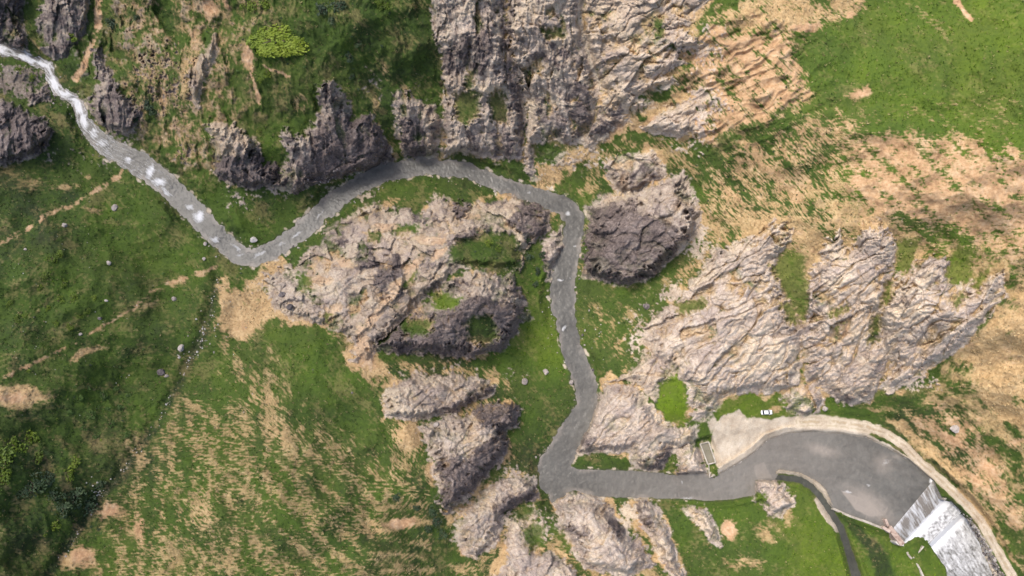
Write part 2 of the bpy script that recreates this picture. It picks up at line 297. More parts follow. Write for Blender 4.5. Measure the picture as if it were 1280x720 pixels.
GREENS = [ # grass ledges within the rock (outline, lushness)
 ([(559,314),(575,300),(608,293),(640,296),(652,312),(648,337),(625,341),(601,337),(580,332),(564,327)],.3),
 ([(536,368),(555,364),(574,374),(568,385),(544,385)],.75),([(502,405),(520,399),(539,400),(537,415),(515,418),(503,412)],.35),([(590,400),(615,398),(620,420),(605,432),(588,425)],.2),
 ([(491,283),(520,281),(519,291),(493,291)],.4),([(373,341),(390,348),(390,365),(374,364)],.5),([(402,393),(414,385),(412,404)],.6),([(460,290),(478,288),(476,300),(462,300)],.4),([(508,345),(520,340),(516,355),(506,358)],.5),
 ([(961,331),(985,315),(1005,320),(1010,360),(1006,400),(996,394),(978,360)],.55),([(975,378),(992,380),(1000,405),(986,402)],.5),
 ([(1181,343),(1195,308),(1216,312),(1216,352),(1190,358)],.7),([(1219,345),(1244,326),(1232,345),(1224,366),(1217,358)],.6),([(1120,300),(1150,298),(1142,330),(1134,342),(1124,335)],.65),([(1100,385),(1108,352),(1116,348),(1112,375)],.5),([(1034,390),(1058,380),(1060,386),(1038,396)],.5),([(1190,378),(1206,366),(1208,370),(1194,388)],.5),([(1044,410),(1052,405),(1046,425)],.5),([(1090,400),(1100,395),(1098,425),(1085,432)],.45),
 ([(825,482),(845,468),(858,500),(858,528),(840,528),(828,510)],.9),([(845,378),(880,372),(884,384),(850,392)],.35),
 ([(568,118),(585,114),(601,118),(598,140),(584,158),(570,150)],.2),([(612,118),(624,112),(634,125),(632,152),(616,150)],.2),([(670,182),(690,176),(706,182),(704,198),(684,206),(672,200)],.3),([(676,38),(700,34),(702,44),(684,48)],.2),([(818,22),(830,20),(830,46),(822,44)],.25),([(586,92),(594,90),(592,110),(584,110)],.15),
 ([(652,660),(668,648),(682,655),(678,682),(660,688)],.4),([(640,640),(655,628),(672,632),(660,650),(645,652)],.3),([(690,655),(700,660),(714,690),(706,688)],.4),
 ([(945,619),(955,618),(958,628),(948,629)],.7),([(560,195),(575,192),(585,196),(570,200)],.4),
]
rock = np.zeros(U.shape); dark = np.zeros(U.shape); tanm = np.zeros(U.shape)
CID = np.full(U.shape, -1, np.int32); crag_h = np.zeros(U.shape)
NB = fbm(U / 14, V / 14, 301, 4)          # patch noise
NS = fbm(U / 4.5, V / 4.5, 321, 3)        # speckle noise
BEST = np.full(U.shape, 0.0)
for k, (nm, lb, pts, hgt, edge, tn, dk, dens) in enumerate(CRAGS):
    s, d = sdf(pts, 5.0 if hgt > 3 else 4.0, 50)
    gy, gx = np.gradient(d); gl = np.hypot(gx, gy) + 1e-6
    side = np.clip((0.85 * gy + 0.35 * gx) / gl, -1, 1)           # +1: the steep lower flank
    soft = 8 + 20 * np.clip(-side + .1, 0, 1)
    m = sst(9, -soft, d)
    dens = dens - .55 * sst(355, 275, V[s]) * (U[s] > 900) * (V[s] > 240)
    cov = sst(0.02, 0.30, dens - 0.5 + (m - 0.5) * 1.25 + 0.62 * (NB[s] * 0.6 + NS[s] * 0.5)) * (m > 0.02)
    rock[s] = np.maximum(rock[s], cov)
    w = m * (m >= rock[s] * 0.3)
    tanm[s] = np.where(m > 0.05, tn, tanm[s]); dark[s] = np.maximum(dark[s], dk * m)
    dd = d + 5.0 * NB[s] + 2.0 * NS[s]
    e2 = edge * (1.9 - 1.1 * side)
    prof = sst(-1, 1, -dd / e2 * 2 - 0.9) * 0.7 + 0.3 * sst(0, edge * 4.5, -dd)
    crag_h[s] = np.maximum(crag_h[s], hgt * prof)
    better = d < np.minimum(BEST[s], 0.0)
    CID[s] = np.where(better, k, CID[s]); BEST[s] = np.where(better, d, BEST[s])
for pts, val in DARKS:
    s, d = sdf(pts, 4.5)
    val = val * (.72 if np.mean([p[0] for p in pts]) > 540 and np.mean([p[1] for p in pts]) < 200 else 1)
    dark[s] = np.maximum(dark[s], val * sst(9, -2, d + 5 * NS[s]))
grn = np.zeros(U.shape)
GLUSH = np.full(U.shape, -1.0)
for pts, l in GREENS:
    s, d = sdf(pts, 4.0)
    g = sst(5, -4, d + 7 * NS[s]); grn[s] = np.maximum(grn[s], g); GLUSH[s] = np.where(g > 0.3, l, GLUSH[s])
rock *= 1 - grn
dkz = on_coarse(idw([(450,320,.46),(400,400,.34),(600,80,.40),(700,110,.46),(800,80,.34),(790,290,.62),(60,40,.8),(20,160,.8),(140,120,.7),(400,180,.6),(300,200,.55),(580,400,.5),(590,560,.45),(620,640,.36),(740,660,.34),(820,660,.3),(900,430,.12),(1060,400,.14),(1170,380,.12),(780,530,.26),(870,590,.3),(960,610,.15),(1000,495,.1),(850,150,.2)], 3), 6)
dn = fbm((U + 4 * WX2) / 17, (V + 4 * WY2) / 13, 933, 4, .6)
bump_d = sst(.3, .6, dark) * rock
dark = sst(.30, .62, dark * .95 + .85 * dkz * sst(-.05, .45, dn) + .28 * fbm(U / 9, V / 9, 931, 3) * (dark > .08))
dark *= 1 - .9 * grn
dry_w = sst(0.0, 3.0, WATER_ANY)
# block relief of the rock
wx = U + 8 * WX1 + 1.3 * WX2; wy = V + 8 * WY1 + 1.3 * WY2
f1, c1 = facets(wx / 30, wy / 22, 5)
f2, c2 = facets((wx + 0.5 * wy) / 13, (wy - 0.4 * wx) / 9, 6)
f3, c3 = facets(wx / 5.0, wy / 5.0, 7)
da, db = .80 * wx - .60 * wy, .60 * wx + .80 * wy
g1, e1 = facets(da / 66, db / 30, 15); g2, e2_ = facets((da + .3 * db) / 30, db / 13, 16)
v1, k1 = facets(wx / 17, wy / 52, 25); v2, k2 = facets((wx - .25 * wy) / 7.5, wy / 22, 26)
def streak(ang, la, lc, seed, octv=2):
    a = math.radians(ang); ca, sa = math.cos(a), math.sin(a)
    p = (U + 5 * WX1) * ca - (V + 5 * WY1) * sa; q = (U + 5 * WX1) * sa + (V + 5 * WY1) * ca
    return fbm(p / la + 0.2 * WX2, q / lc, seed, octv)
strata = ridged(((U + 6 * WX1) * 0.78 - (V + 6 * WY1) * 0.62) / 60 , ((U + 6 * WX1) * 0.62 + (V + 6 * WY1) * 0.78) / 15, 55, 4)
vert = ridged((U + 8 * WX1) / 16, (V + 8 * WY1) / 55, 65, 4)
wr = on_coarse(idw([(1000,400,1),(1150,400,1),(900,430,1),(1100,330,1),(600,80,-1),(690,80,-.9),(760,90,.5),(820,100,.9),(850,150,.8),(300,100,-1),(600,350,0),(790,290,.6),(740,660,.2),(590,560,.3),(450,330,0),(50,40,-.5),(780,530,.4)], 3), 6)
wa = sst(.1, .6, wr); wb = sst(.1, .6, -wr)
def pick(a, b, c): return a * (1 - wa - wb) + b * wa + c * wb
f1, c1 = pick(f1, 1.25 * g1, 1.2 * v1), pick(c1, e1, k1); f2, c2 = pick(f2, .9 * g2, v2), pick(c2, e2_, k2); f3 = f3 * (1 - .55 * wa - .3 * wb)
ck = sst(-0.2, 0.4, NB)
rough = sst(-0.35, 0.3, fbm(U / 45, V / 45, 77, 2))
relief = 3.1 * f1 + (0.8 + 0.8 * rough) * f2 + (0.3 + 0.45 * rough) * f3 - 0.8 * ck * sst(0.10, 0.0, c1) - 0.3 * rough * (1 - ck) * sst(0.12, 0, c2)
rid = ridged((U + 9 * WX1) / 36, (V + 9 * WY1) / 36, 75, 6, 0.52)
fine = fbm(U / 8, V / 8, 85, 4, 0.65)
def crack(ca, sa, la, lc, seed, wid):
    p = ((U + 9 * WX1 + 2 * WX2) * ca + (V + 9 * WY1) * sa) / la; q = (-(U + 9 * WX1) * sa + (V + 9 * WY1 + 2 * WY2) * ca) / lc
    return sst(wid, 0.0, np.abs(perlin(p, q, seed)))
crk = crack(.80, -.60, 75, 26, 171, .07) + .6 * crack(.95, -.3, 40, 13, 172, .07) + .5 * crack(-.3, .95, 60, 30, 173, .06)
relief *= .85
relief += np.clip(wr, 0, 1) * (1.9 * strata) - (.35 + .65 * np.clip(wr, 0, 1)) * 1.5 * crk + np.clip(-wr, 0, 1) * 3.6 * vert + 1.5 * (1 - .5 * wa) * rid + (.2 + .75 * rough) * (1 - .4 * wa) * fine
cr_in = sst(0, -7, np.where(CID >= 0, BEST, 0)) 
H = H + 2.2 * bump_d * sst(10, 30, WATER_ANY) * (U > 330) * (V > 225)
H = H + crag_h * dry_w + relief * rock * (1 - .85 * grn) * dry_w * (0.45 + 0.55 * cr_in) * sst(0, 6, WATER_ANY + 1)

# ------------------------------------------------------------------ ground cover
rsel = rock > .5; rr = (relief - relief[rsel].mean()) / relief[rsel].std()
low = sst(-0.1, -1.25, rr + 0.45 * NB)
veg_rock = on_coarse(idw([(600,60,1.0),(700,120,.95),(800,80,.85),(450,330,.75),(560,400,.35),(790,290,.1),(740,660,.25),(900,430,.6),(930,330,.85),(1050,330,1),(1050,420,.65),(1170,350,.95),(1170,420,.65),(880,490,.55),(590,560,.4),(60,30,.8),(400,170,.5),(780,530,.35)], 3), 6)
rock = rock * (1 - 0.9 * np.clip(veg_rock * low * 1.25, 0, 1) * sst(-0.35, 0.25, NB + 0.5 * fbm(U / 40, V / 40, 777, 3)))
EDGE = np.full(U.shape, 60.0)
for c in CRAGS:
    s, d = sdf(c[2], 6.0, 50)
    EDGE[s] = np.minimum(EDGE[s], d)
lush = on_coarse(idw([(1100,80,.62),(1250,60,.72),(1250,150,.66),(1040,70,.5),(950,220,.25),(1150,250,.5),(1200,330,.6),(760,400,.35),(760,450,.3),(680,430,.75),(650,460,.5),(640,540,.3),(690,520,.25),
 (430,450,.42),(380,430,.48),(420,560,.35),(480,560,.4),(300,520,.38),(250,600,.42),(330,620,.4),(150,700,.4),(450,650,.3),(520,680,.22),(560,470,.12),(610,500,.15),(650,560,.18),(620,640,.2),(700,690,.2),(780,640,.25),(240,320,.45),(180,280,.42),(100,350,.36),(200,420,.32),(60,450,.30),
 (60,560,.22),(120,520,.32),(150,580,.2),(40,650,.17),(100,620,.14),(20,720,.18),(100,200,.36),(50,200,.18),(30,250,.15),(60,280,.18),(230,60,.38),(300,60,.40),(370,100,.36),(330,130,.40),(260,190,.42),(430,60,.26),(500,80,.24),(520,120,.26),(460,30,.26),(200,140,.28),
 (330,260,.3),(400,230,.3),(600,208,.3),(480,235,.35),(730,215,.32),(960,510,.75),(900,620,.55),(1020,630,.72),(1030,700,.78),(940,680,.4),(880,690,.35),(1100,690,.6),(1150,700,.6),(1250,480,.3),(1220,460,.3),(1170,560,.15),(1230,640,.2),(1130,530,.2),(1280,590,.35),(1250,660,.4),(870,320,.4),(840,350,.4),(1100,515,.4)], 3.2), 5)
lush = np.where(GLUSH >= 0, GLUSH, lush)
s, d = sdf([(1048,645),(1085,690),(1100,740),(1130,740),(1104,685),(1066,650)], 3); lush[s] -= .5 * sst(5, -3, d)
lush = lush - .12 * sst(.05, .45, fbm(U / 34, V / 28, 411, 5)) * sst(760, 500, U) + 0.24 * fbm(U / 50, V / 50, 401, 4) + 0.10 * NS
ang = on_coarse(idw([(1100,200,5),(1250,230,-10),(1000,220,40),(950,100,35),(350,500,60),(280,560,-15),(250,640,25),(330,620,-20),(400,650,10),(520,560,65),(520,660,-50),(100,450,-25),(60,350,-30),(300,80,80),(220,180,80),(1230,550,40),(1200,420,-45),(950,690,15),(450,300,20),(700,100,75)], 3), 6)
def directed(la, lc, seed, octv, th):
    num = 0; den = 0
    for a in (0, 45, 90, 135):
        w = np.cos(np.radians(th - a)) ** 6
        num = num + w * streak(-a, la, lc, seed + a, octv); den = den + w * w
    return num / np.sqrt(den)
turn = on_coarse(idw([(300,560,1),(250,650,1),(380,640,.8),(200,600,1),(520,640,.4),(1150,200,.5),(1000,230,.2),(100,400,0),(300,100,0),(1240,560,0),(450,300,0),(700,100,0)], 3), 6)
STK = directed(10, 2.3, 500, 3, ang); LSTK = directed(75, 15, 900, 3, ang * (1 - turn) + 72 * turn)
def blobs(lst, grain=0.5):
    o = np.zeros(U.shape)
    for b in lst:
        u, v, ru, rv, val = b[:5]; r = math.radians(b[5] if len(b) > 5 else 0)
        R = max(ru, rv) * 2.2; s = window([u - R, u + R], [v - R, v + R], 4)
        x = U[s] - u + 6 * WX1[s] + 3 * WX2[s]; y = V[s] - v + 6 * WY1[s] + 3 * WY2[s]
        p = x * math.cos(r) - y * math.sin(r); q = x * math.sin(r) + y * math.cos(r)
        o[s] = np.maximum(o[s], val * np.exp(-((p / ru) ** 2 + (q / rv) ** 2)))
    return o
def area(o, pts, val, soft=10, warp=10):
    soft *= 1.6; warp *= 1.15
    s, d = sdf(pts, warp, 60); o[s] = np.maximum(o[s], val * sst(soft, -soft, d))
dry = blobs([(330,500,58,24,.56),(345,545,34,60,.54),(240,560,30,55,.52),(255,640,34,80,.55),(205,660,24,70,.5),(330,600,34,55,.5),(390,660,50,26,.5),(300,670,34,50,.5),
 (510,540,30,36,.8),(495,590,24,40,.55),(470,660,60,34,.52),(20,495,55,18,.8),(110,440,70,10,.62,25),(200,370,70,10,.5,35),(90,660,40,40,.35),(40,640,40,50,.3),(140,640,26,14,.7),(95,700,30,20,.8),
 (300,395,34,22,.85,30),(330,350,40,16,.8,20),(280,430,14,30,.5),(120,265,30,10,.5),(90,230,60,12,.5,25),(40,230,40,20,.4),(220,170,20,40,.6),(240,90,34,70,.6),(280,70,30,60,.45),(180,90,30,60,.5),(300,180,30,40,.3),(370,130,18,22,.55,-40),(480,80,6,40,.5),(470,130,10,30,.45),
 (690,225,30,12,.8,35),(715,195,30,8,.8,35),(770,205,12,20,.5),(560,205,20,5,.5),(760,430,26,40,.42),(790,390,26,30,.45),(780,420,40,6,.6,50),(840,350,30,20,.45),(470,262,40,8,.5),(540,235,30,8,.4),
 (960,665,30,22,.55),(985,640,12,40,.55),(930,705,40,20,.6),(880,690,16,30,.4),(800,650,14,30,.7,-30),(1230,470,50,18,.55,20),(1180,460,20,20,.5),(1260,530,40,30,.5),(1240,650,20,50,.55,-30),(1262,600,20,30,.5),(1100,512,40,6,.5),(970,512,22,8,.6),(560,465,50,10,.6),(640,565,16,20,.5),(530,460,40,14,.6),(655,500,16,20,.35),(600,700,30,12,.6),(660,520,12,18,.3)])
area(dry, [(872,185),(960,168),(1035,128),(1095,150),(1150,165),(1190,150),(1280,178),(1700,180),(1700,430),(1285,420),(1258,340),(1180,312),(1120,290),(1060,262),(1000,268),(940,285),(895,310),(872,270),(868,220)], .53, 18, 16)
area(dry, [(840,175),(845,70),(890,28),(990,28),(1005,60),(1022,90),(1037,122),(960,162),(900,180)], .56, 17, 18)
area(dry, [(1000,270),(1080,262),(1160,300),(1250,335),(1240,345),(1180,318),(1110,345),(1050,290)], .5, 8, 6)
area(dry, [(150,-60),(330,-60),(318,90),(300,150),(255,180),(230,235),(205,225),(170,185),(130,130),(140,60)], .36, 12, 12)
area(dry, [(330,360),(300,345),(270,350),(275,420),(300,440),(340,400),(420,420),(450,470),(480,478),(475,440),(400,400)], .75, 10, 10)
area(dry, [(655,232),(668,205),(690,208),(720,184),(745,178),(752,195),(728,205),(705,230),(690,246)], .72, 5, 8)
area(dry, [(722,360),(760,380),(800,380),(850,345),(890,300),(880,340),(800,430),(760,470),(740,440)], .42, 10, 10)
area(dry, [(535,-260),(905,-260),(880,40),(850,100),(800,150),(740,190),(655,205),(560,198),(550,100)], .52, 6, 8)
area(dry, [(1035,105),(1150,120),(1290,110),(1700,110),(1700,190),(1280,190),(1190,165),(1060,160)], .33, 20, 16)
area(dry, [(1100,-60),(1180,-60),(1230,40),(1290,60),(1290,90),(1200,60),(1120,30)], .30, 12, 12)
area(dry, [(1105,515),(1165,545),(1205,590),(1255,665),(1290,720),(1275,720),(1238,668),(1192,608),(1150,570),(1115,540)], .62, 5, 6)
area(dry, [(465,445),(560,448),(610,452),(645,480),(655,520),(645,560),(615,600),(600,540),(500,528),(460,500)], .50, 10, 12)
area(dry, [(560,690),(600,600),(640,580),(668,600),(690,650),(760,640),(800,620),(850,680),(870,740),(860,980),(560,980)], .48, 8, 10)
area(dry, [(725,180),(760,175),(800,165),(870,175),(880,250),(850,220),(800,180),(745,240),(720,250)], .5, 8, 10)
area(dry, [(850,360),(900,300),(960,265),(1100,265),(1250,335),(1250,370),(1190,450),(1100,490),(1000,490),(900,500),(850,470),(800,430)], .60, 6, 8)
area(dry, [(862,240),(1060,250),(1130,285),(1262,320),(1280,380),(1240,380),(1200,352),(1120,335),(1050,310),(990,300),(900,335),(850,385),(835,365),(870,300)], .56, 8, 12)
area(dry, [(870,20),(930,-5),(1030,-40),(1100,-40),(1080,20),(1040,36),(990,40),(900,40)], .6, 6, 8)
area(dry, [(1200,440),(1230,400),(1262,350),(1290,330),(1700,330),(1700,560),(1290,560),(1220,520)], .66, 12, 12)
area(dry, [(1110,515),(1150,480),(1210,440),(1250,380),(1285,340),(1700,340),(1700,700),(1290,720),(1260,690),(1220,635),(1190,600),(1160,565)], .50, 12, 12)
area(dry, [(150,560),(230,480),(290,430),(360,440),(400,520),(480,560),(540,530),(560,620),(560,700),(560,980),(80,980),(100,720)], .44, 16, 14)
area(dry, [(-420,500),(0,470),(100,440),(190,380),(150,480),(160,560),(60,700),(0,740),(-420,900)], .30, 14, 12)
area(dry, [(-420,180),(0,195),(70,165),(140,215),(200,260),(280,330),(180,390),(90,450),(-20,480),(-420,460)], .27, 14, 12)
soil = blobs([(500,655,22,8,.95),(137,638,18,10,.8,30),(100,695,20,16,.75),(178,660,10,30,.6),(15,497,26,8,.75),(310,70,8,20,.9),(345,90,40,3,.7,-20),(262,12,14,20,.85),(283,5,6,14,.8,30),(190,90,12,40,.5),(205,120,12,30,.55),(215,60,14,30,.5),(240,50,10,30,.55),(280,85,14,40,.45),(230,150,10,40,.4),
 (910,661,13,15,.95),(1010,34,34,7,.8),(1060,20,18,7,.6,20),(1075,118,24,9,.75,15),(1090,180,40,22,.62),(1130,215,60,30,.58),(1240,200,40,22,.58),(1270,210,30,20,.6),(1000,165,50,14,.5,20),(1190,548,26,9,.9,-35),(1235,585,26,9,.85,-45),(1262,640,10,28,.6,-30),(1220,600,22,8,.65,-45),(1150,530,22,8,.65,-30),(1210,430,22,14,.5,30),(1262,440,20,30,.45),(1270,555,22,10,.6,30),(880,110,30,30,.5),(930,90,50,30,.55),(960,60,30,12,.4),
 (545,318,18,7,1.0,40),(515,335,24,8,1.0,50),(490,365,28,8,1.0,55),(470,395,26,8,1.0,55),(455,430,13,34,1.0,10),(480,280,26,8,.8),(430,330,20,12,.7),(540,300,30,9,.8),(805,655,6,16,.8,-35),(793,640,6,8,.7),(455,455,14,10,.6),(990,290,30,12,.4),(1150,270,60,20,.4),(420,420,16,20,.45),(300,410,16,14,.5)])
area(soil, [(1060,165),(1100,150),(1190,165),(1290,185),(1700,190),(1700,400),(1270,330),(1180,300),(1100,285),(1050,240)], .58, 18, 16)
area(soil, [(870,190),(1000,150),(1060,130),(1100,140),(1060,220),(1000,260),(900,262)], .42, 14, 14)
area(soil, [(845,175),(845,75),(890,28),(990,28),(1005,60),(1030,118),(960,165),(900,182)], .58, 17, 18)
area(soil, [(150,-60),(320,-60),(300,90),(270,150),(230,200),(190,190),(150,120)], .30, 12, 12)
area(soil, [(1130,520),(1180,500),(1220,520),(1270,600),(1290,660),(1270,690),(1220,625),(1170,570)], .52, 10, 10)
ROADS_SOIL = [([(-60,312,3.5),(0,303,3.5),(34,287,4),(60,268,3),(90,256,2.5),(118,240,2.5),(145,222,3.5),(160,211,4)],.66),([(122,-60,4),(124,0,4),(122,30,4),(115,55,3.5),(106,78,3.5),(95,97,5)],.85),([(313,85,2),(318,105,2),(324,128,2.5)],.8),
  ([(-40,478,3),(0,474,3),(34,458,2.5),(70,440,2),(107,421,2),(161,388,2.2),(185,368,2.2),(202,358,2.5),(235,346,3),(269,336,3)],.62),([(1193,-40,3),(1196,4,3),(1204,14,3),(1213,25,2)],.9)]
for pts, val in ROADS_SOIL:
    s, d = stroke(pts, 3.0); soil[s] = np.maximum(soil[s], val * .95 * sst(4.5, -2.0, d) * (.85 + .4 * NB[s]))
gravel = np.zeros(U.shape)
YARD = [(893,532),(905,518),(925,514),(935,524),(962,524),(1010,516),(1060,523),(1102,532),(1082,547),(1018,540),(985,541),(961,549),(944,564),(924,578),(897,591),(886,560)]
area(gravel, YARD, .95, 3.0, 3)
ROAD = [(1000,527,6),(1040,527,6),(1080,532,6),(1105,541,5.5),(1130,557,5.5),(1150,578,5.5),(1180,604,5.5),(1210,632,5.5),(1226,652,5.5),(1242,680,5.5),(1258,708,6),(1285,755,6),(1320,820,6)]
s, d = stroke(ROAD, 1.2); gravel[s] = np.maximum(gravel[s], sst(1.6, -1.6, d)); DROAD = full(s, d)
SHORE = [(900,592,3),(924,579,4),(944,565,4),(961,549,4),(985,541,4),(1018,539,3),(1052,542,3),(1082,546,3),(1109,559,3),(1136,574,2),(1163,598,2)]
s, d = stroke(SHORE, 1.6); gravel[s] = np.maximum(gravel[s], .85 * sst(2, -1, d))
gravel = np.maximum(gravel, .8 * sst(2.0, -1.5, DLEV + 2 * NS))
s, d = stroke([(1022,626,3),(1030,640,4),(1040,652,4),(1046,664,2)], 2); gravel[s] = np.maximum(gravel[s], .75 * sst(2, -1, d))
RIP = [(1201,641),(1213,650),(1226,664),(1240,690),(1254,722),(1290,800),(1276,800),(1240,722),(1228,690),(1212,656)]
area(gravel, RIP, .7, 2, 2)
s, d = stroke([(272,345,3),(264,392,4),(250,428,4),(228,472,3),(198,528,3),(168,569,3),(148,599,4),(124,622,3),(97,666,3),(64,712,3),(30,760,3)], 3.5)
DGUL = full(s, d)
gravel = np.maximum(gravel, .38 * sst(4, -3, DGUL + 7 * NS)); lush -= .25 * sst(7, -2, DGUL); H -= 1.6 * sst(12, -2, DGUL)
s, d = stroke([(724,-60,3),(724,20,3),(731,50,3.5),(738,80,3),(746,98,3),(752,112,2)], 2.5); gravel[s] = np.maximum(gravel[s], .8 * sst(2.5, -2, d)); H[s] -= 1.5 * sst(8, -1, d)
gravel = np.maximum(gravel, (.22 + .62 * sst(-.05, .4, NB)) * sst(7.0, 1.5, DRIV) * sst(-1, 1, DRIV))
gravel = np.maximum(gravel, blobs([(668,222,12,8,.6),(700,195,22,6,.6,35),(620,205,10,3,.5),(360,390,24,20,.35),(1000,515,16,4,.5),(870,545,10,10,.6),(890,530,8,14,.8),(880,560,10,14,.6)]))
fr = sst(20, -2, EDGE + 9 * NB)
frw = on_coarse(idw([(450,330,.6),(400,420,.7),(600,60,.3),(700,200,.5),(850,120,.7),(1050,350,.75),(850,440,.6),(1200,450,.7),(560,460,.4),(590,560,.8),(640,560,.6),(600,470,.7),(740,660,.75),(660,680,.7),(800,150,1.0),(400,170,.25),(100,80,.35),(30,160,.25),(790,330,.3),(640,620,.5),(960,640,.3),(700,320,.4)], 3), 6)
fr = fr * (.35 + .9 * sst(-.25, .35, fbm(U / 36, V / 36, 991, 3)))
dry = np.maximum(dry, 1.1 * fr * frw); soil = np.maximum(soil, fr * frw * (0.45 + 0.5 * fbm(U / 30, V / 30, 888, 3)))
rub = blobs([(872,300,26,40,.62),(845,365,34,20,.6),(660,660,50,40,.62),(785,650,20,40,.6),(520,470,50,16,.5),(640,590,30,20,.5),(880,130,40,40,.6),(700,150,90,40,.4),(20,100,50,25,.7),(150,150,40,50,.62),(60,190,40,20,.4),(230,190,30,50,.4),(200,100,90,80,.42),(150,190,50,40,.4),(300,250,40,30,.4),(360,360,60,40,.55),(440,240,60,30,.5),(700,200,60,30,.5),(620,320,50,40,.45),(810,420,50,60,.5),(860,160,50,50,.5),(1100,300,80,40,.35),(620,640,60,50,.5),(820,650,40,40,.35),(560,460,60,20,.4),(1150,480,40,20,.5),(300,40,60,60,.3),(470,110,30,50,.35),(520,110,20,50,.3),(30,110,40,20,.6),(740,200,40,30,.45),(100,200,60,40,.3),(640,470,40,30,.3),(340,240,50,20,.4),(880,60,40,50,.5)])
rubc = sst(0.42, 0.56, rub + 0.65 * (0.55 * NS + 0.45 * NB)) * dry_w
H = H + rubc * (0.9 * f2 + 0.6 * np.abs(fine)) * (1 - rock)
rock = np.maximum(rock, rubc * 0.95); tanm = np.maximum(tanm, .25 * rubc); dark = np.maximum(dark, rubc * .5 * sst(450, 200, U) * sst(300, 200, V))
hw = on_coarse(idw([(1150,220,.9),(950,220,.7),(300,600,.78),(480,560,.75),(1220,560,.22),(1250,440,.3),(1260,660,.25),(100,300,.3),(60,480,.3),(200,80,.5),(960,680,.35),(760,430,.5),(400,420,.4)], 3), 6)
NP = hw * STK + (.40 + .35 * hw) * LSTK + .45 * (1 - hw) * fbm(U / 20, V / 20, 977, 5, .65) + 0.20 * NS + 0.22 * NB
dryc = sst(0.40, 0.60, dry + 0.55 * NP) * np.clip(dry * 1.6, 0, 1)
soilc = sst(0.36, 0.60, soil + 0.45 * (0.45 * NB + 0.45 * NS + 0.6 * STK + .7 * LSTK)) * np.clip(soil * 1.4, 0, 1)
gravc = sst(0.34, 0.58, gravel + 0.35 * (NS * 0.7 + NB * 0.5)) * np.clip(gravel * 1.5, 0, 1)
# a thin litter of straw everywhere in the grass
litter = 0.34 * sst(0.12, 0.5, STK * 0.5 + NS * 0.5 + .5 * LSTK + 0.75 * (fbm(U / 34, V / 34, 611, 4)) + 0.04 + .04 * sst(700, 450, U))
dryc = np.maximum(dryc, litter * (0.75 - 0.55 * np.clip(lush, 0, 1)))
dryc *= 1 - .85 * grn; soilc *= 1 - .9 * grn; rubc = rubc * (1 - grn); rock *= 1 - .9 * grn
kn = blobs([(545,318,16,6,1,40),(515,335,24,7,1,50),(490,365,28,7,1,55),(470,395,26,7,1,55),(455,432,11,34,1,10),(480,282,24,7,.9),(432,330,18,10,.8),(535,300,26,7,.9),(400,350,20,8,.8),(420,385,18,8,.8),(590,272,20,5,.7)])
kn = sst(.35, .6, kn + .35 * NB + .2 * NS); rock *= 1 - .85 * kn; soilc = np.maximum(soilc, .75 * kn); gravc = np.maximum(gravc, .35 * kn); dark *= 1 - kn
rut = (sst(1.3, .2, np.abs(DROAD + .8)) * .7 + sst(-3.6, -5.2, DROAD)) * sst(-.4, .2, NS + NB); soilc = np.maximum(soilc, .6 * rut); gravc *= 1 - .55 * rut
gravc *= 1 - rock * (gravel < .75)
wet = sst(3.5, 0.0, WATER_ANY + 1.5 * NS)
H += (0.16 * STK * np.clip(dry, 0, .7) + 0.12 * NS) * (1 - rock) * (1 - gravc) * dry_w
H = np.where(DROAD < 9, H + (2.2 - 0.0 - H) * 0, H)
H = np.where(WATER_ANY < -0.5, np.minimum(H, np.where(DRIV < 0, WL, 0) - 0.3), H)

hm = np.zeros(U.shape); area(hm, [(845,175),(845,75),(890,28),(990,28),(1005,60),(1030,118),(960,165),(900,182)], 1.0, 24, 14)
er = ridged((U * .88 - V * .5 + 10 * WX1) / 90, (U * .5 + V * .88 + 8 * WY1) / 30, 91, 3)
H = H + hm * 4.0 * er
gw = np.zeros(U.shape); area(gw, [(70,-260),(540,-260),(545,100),(540,190),(420,150),(300,150),(250,235),(190,190),(120,110),(60,60)], 1.0, 12, 8)
rv = ridged((U - .25 * V + 16 * WX1) / 46, (V + 16 * WY1) / 150, 97, 5, .55)
H = H + gw * (3.2 + 2.5 * sst(260, 120, U)) * rv * (1 - .6 * rock) * sst(4, 26, WATER_ANY)
rvm = gw * sst(.30, .7, rv + .6 * NB) * sst(400, 260, U) * sst(110, 170, U) * .75
dryc = np.maximum(dryc, .65 * rvm * sst(-.2, .3, STK + NS)); soilc = np.maximum(soilc, .8 * rvm * sst(.0, .5, NB + .4 * NS + .2))
rk2 = gw * sst(.26, .5, rv - .42 + .9 * NB * .8 + .3 * NS) * sst(330, 170, U); rock = np.maximum(rock, .9 * rk2 * (1 - soilc)); dark = np.maximum(dark, .6 * rk2 * sst(-.2, .2, dn))
sl = on_coarse(idw([(250,90,1),(450,80,.6),(520,120,.3),(1150,230,.7),(1230,430,.8),(1240,600,.5),(300,580,.5),(380,650,.5),(100,550,.5),(100,350,.25),(960,90,.2),(1150,80,.25),(700,430,.1),(1000,650,.2),(30,250,.4)], 3), 6)
H = H + sl * 1.5 * fbm(U / 26, V / 26, 95, 4) * (1 - rock) * (1 - gravc) * sst(2, 14, WATER_ANY) * sst(6, 12, DROAD)
RZ = on_coarse(idw([(960,530,2.2),(1000,527,2.3),(1105,541,2.3),(1180,604,2.2),(1226,652,1.2),(1258,708,.2),(1320,820,-2)], 4), 4)
H = H + (RZ + .06 * NS - H) * sst(9, 0.5, DROAD) * sst(0, 2, WATER_ANY)
s_, d_ = sdf([(872,553),(887,549),(898,580),(884,584)], 0, 30); DTK = full(s_, d_); H = H + (np.minimum(H, .9) - H) * sst(6, 0, DTK)
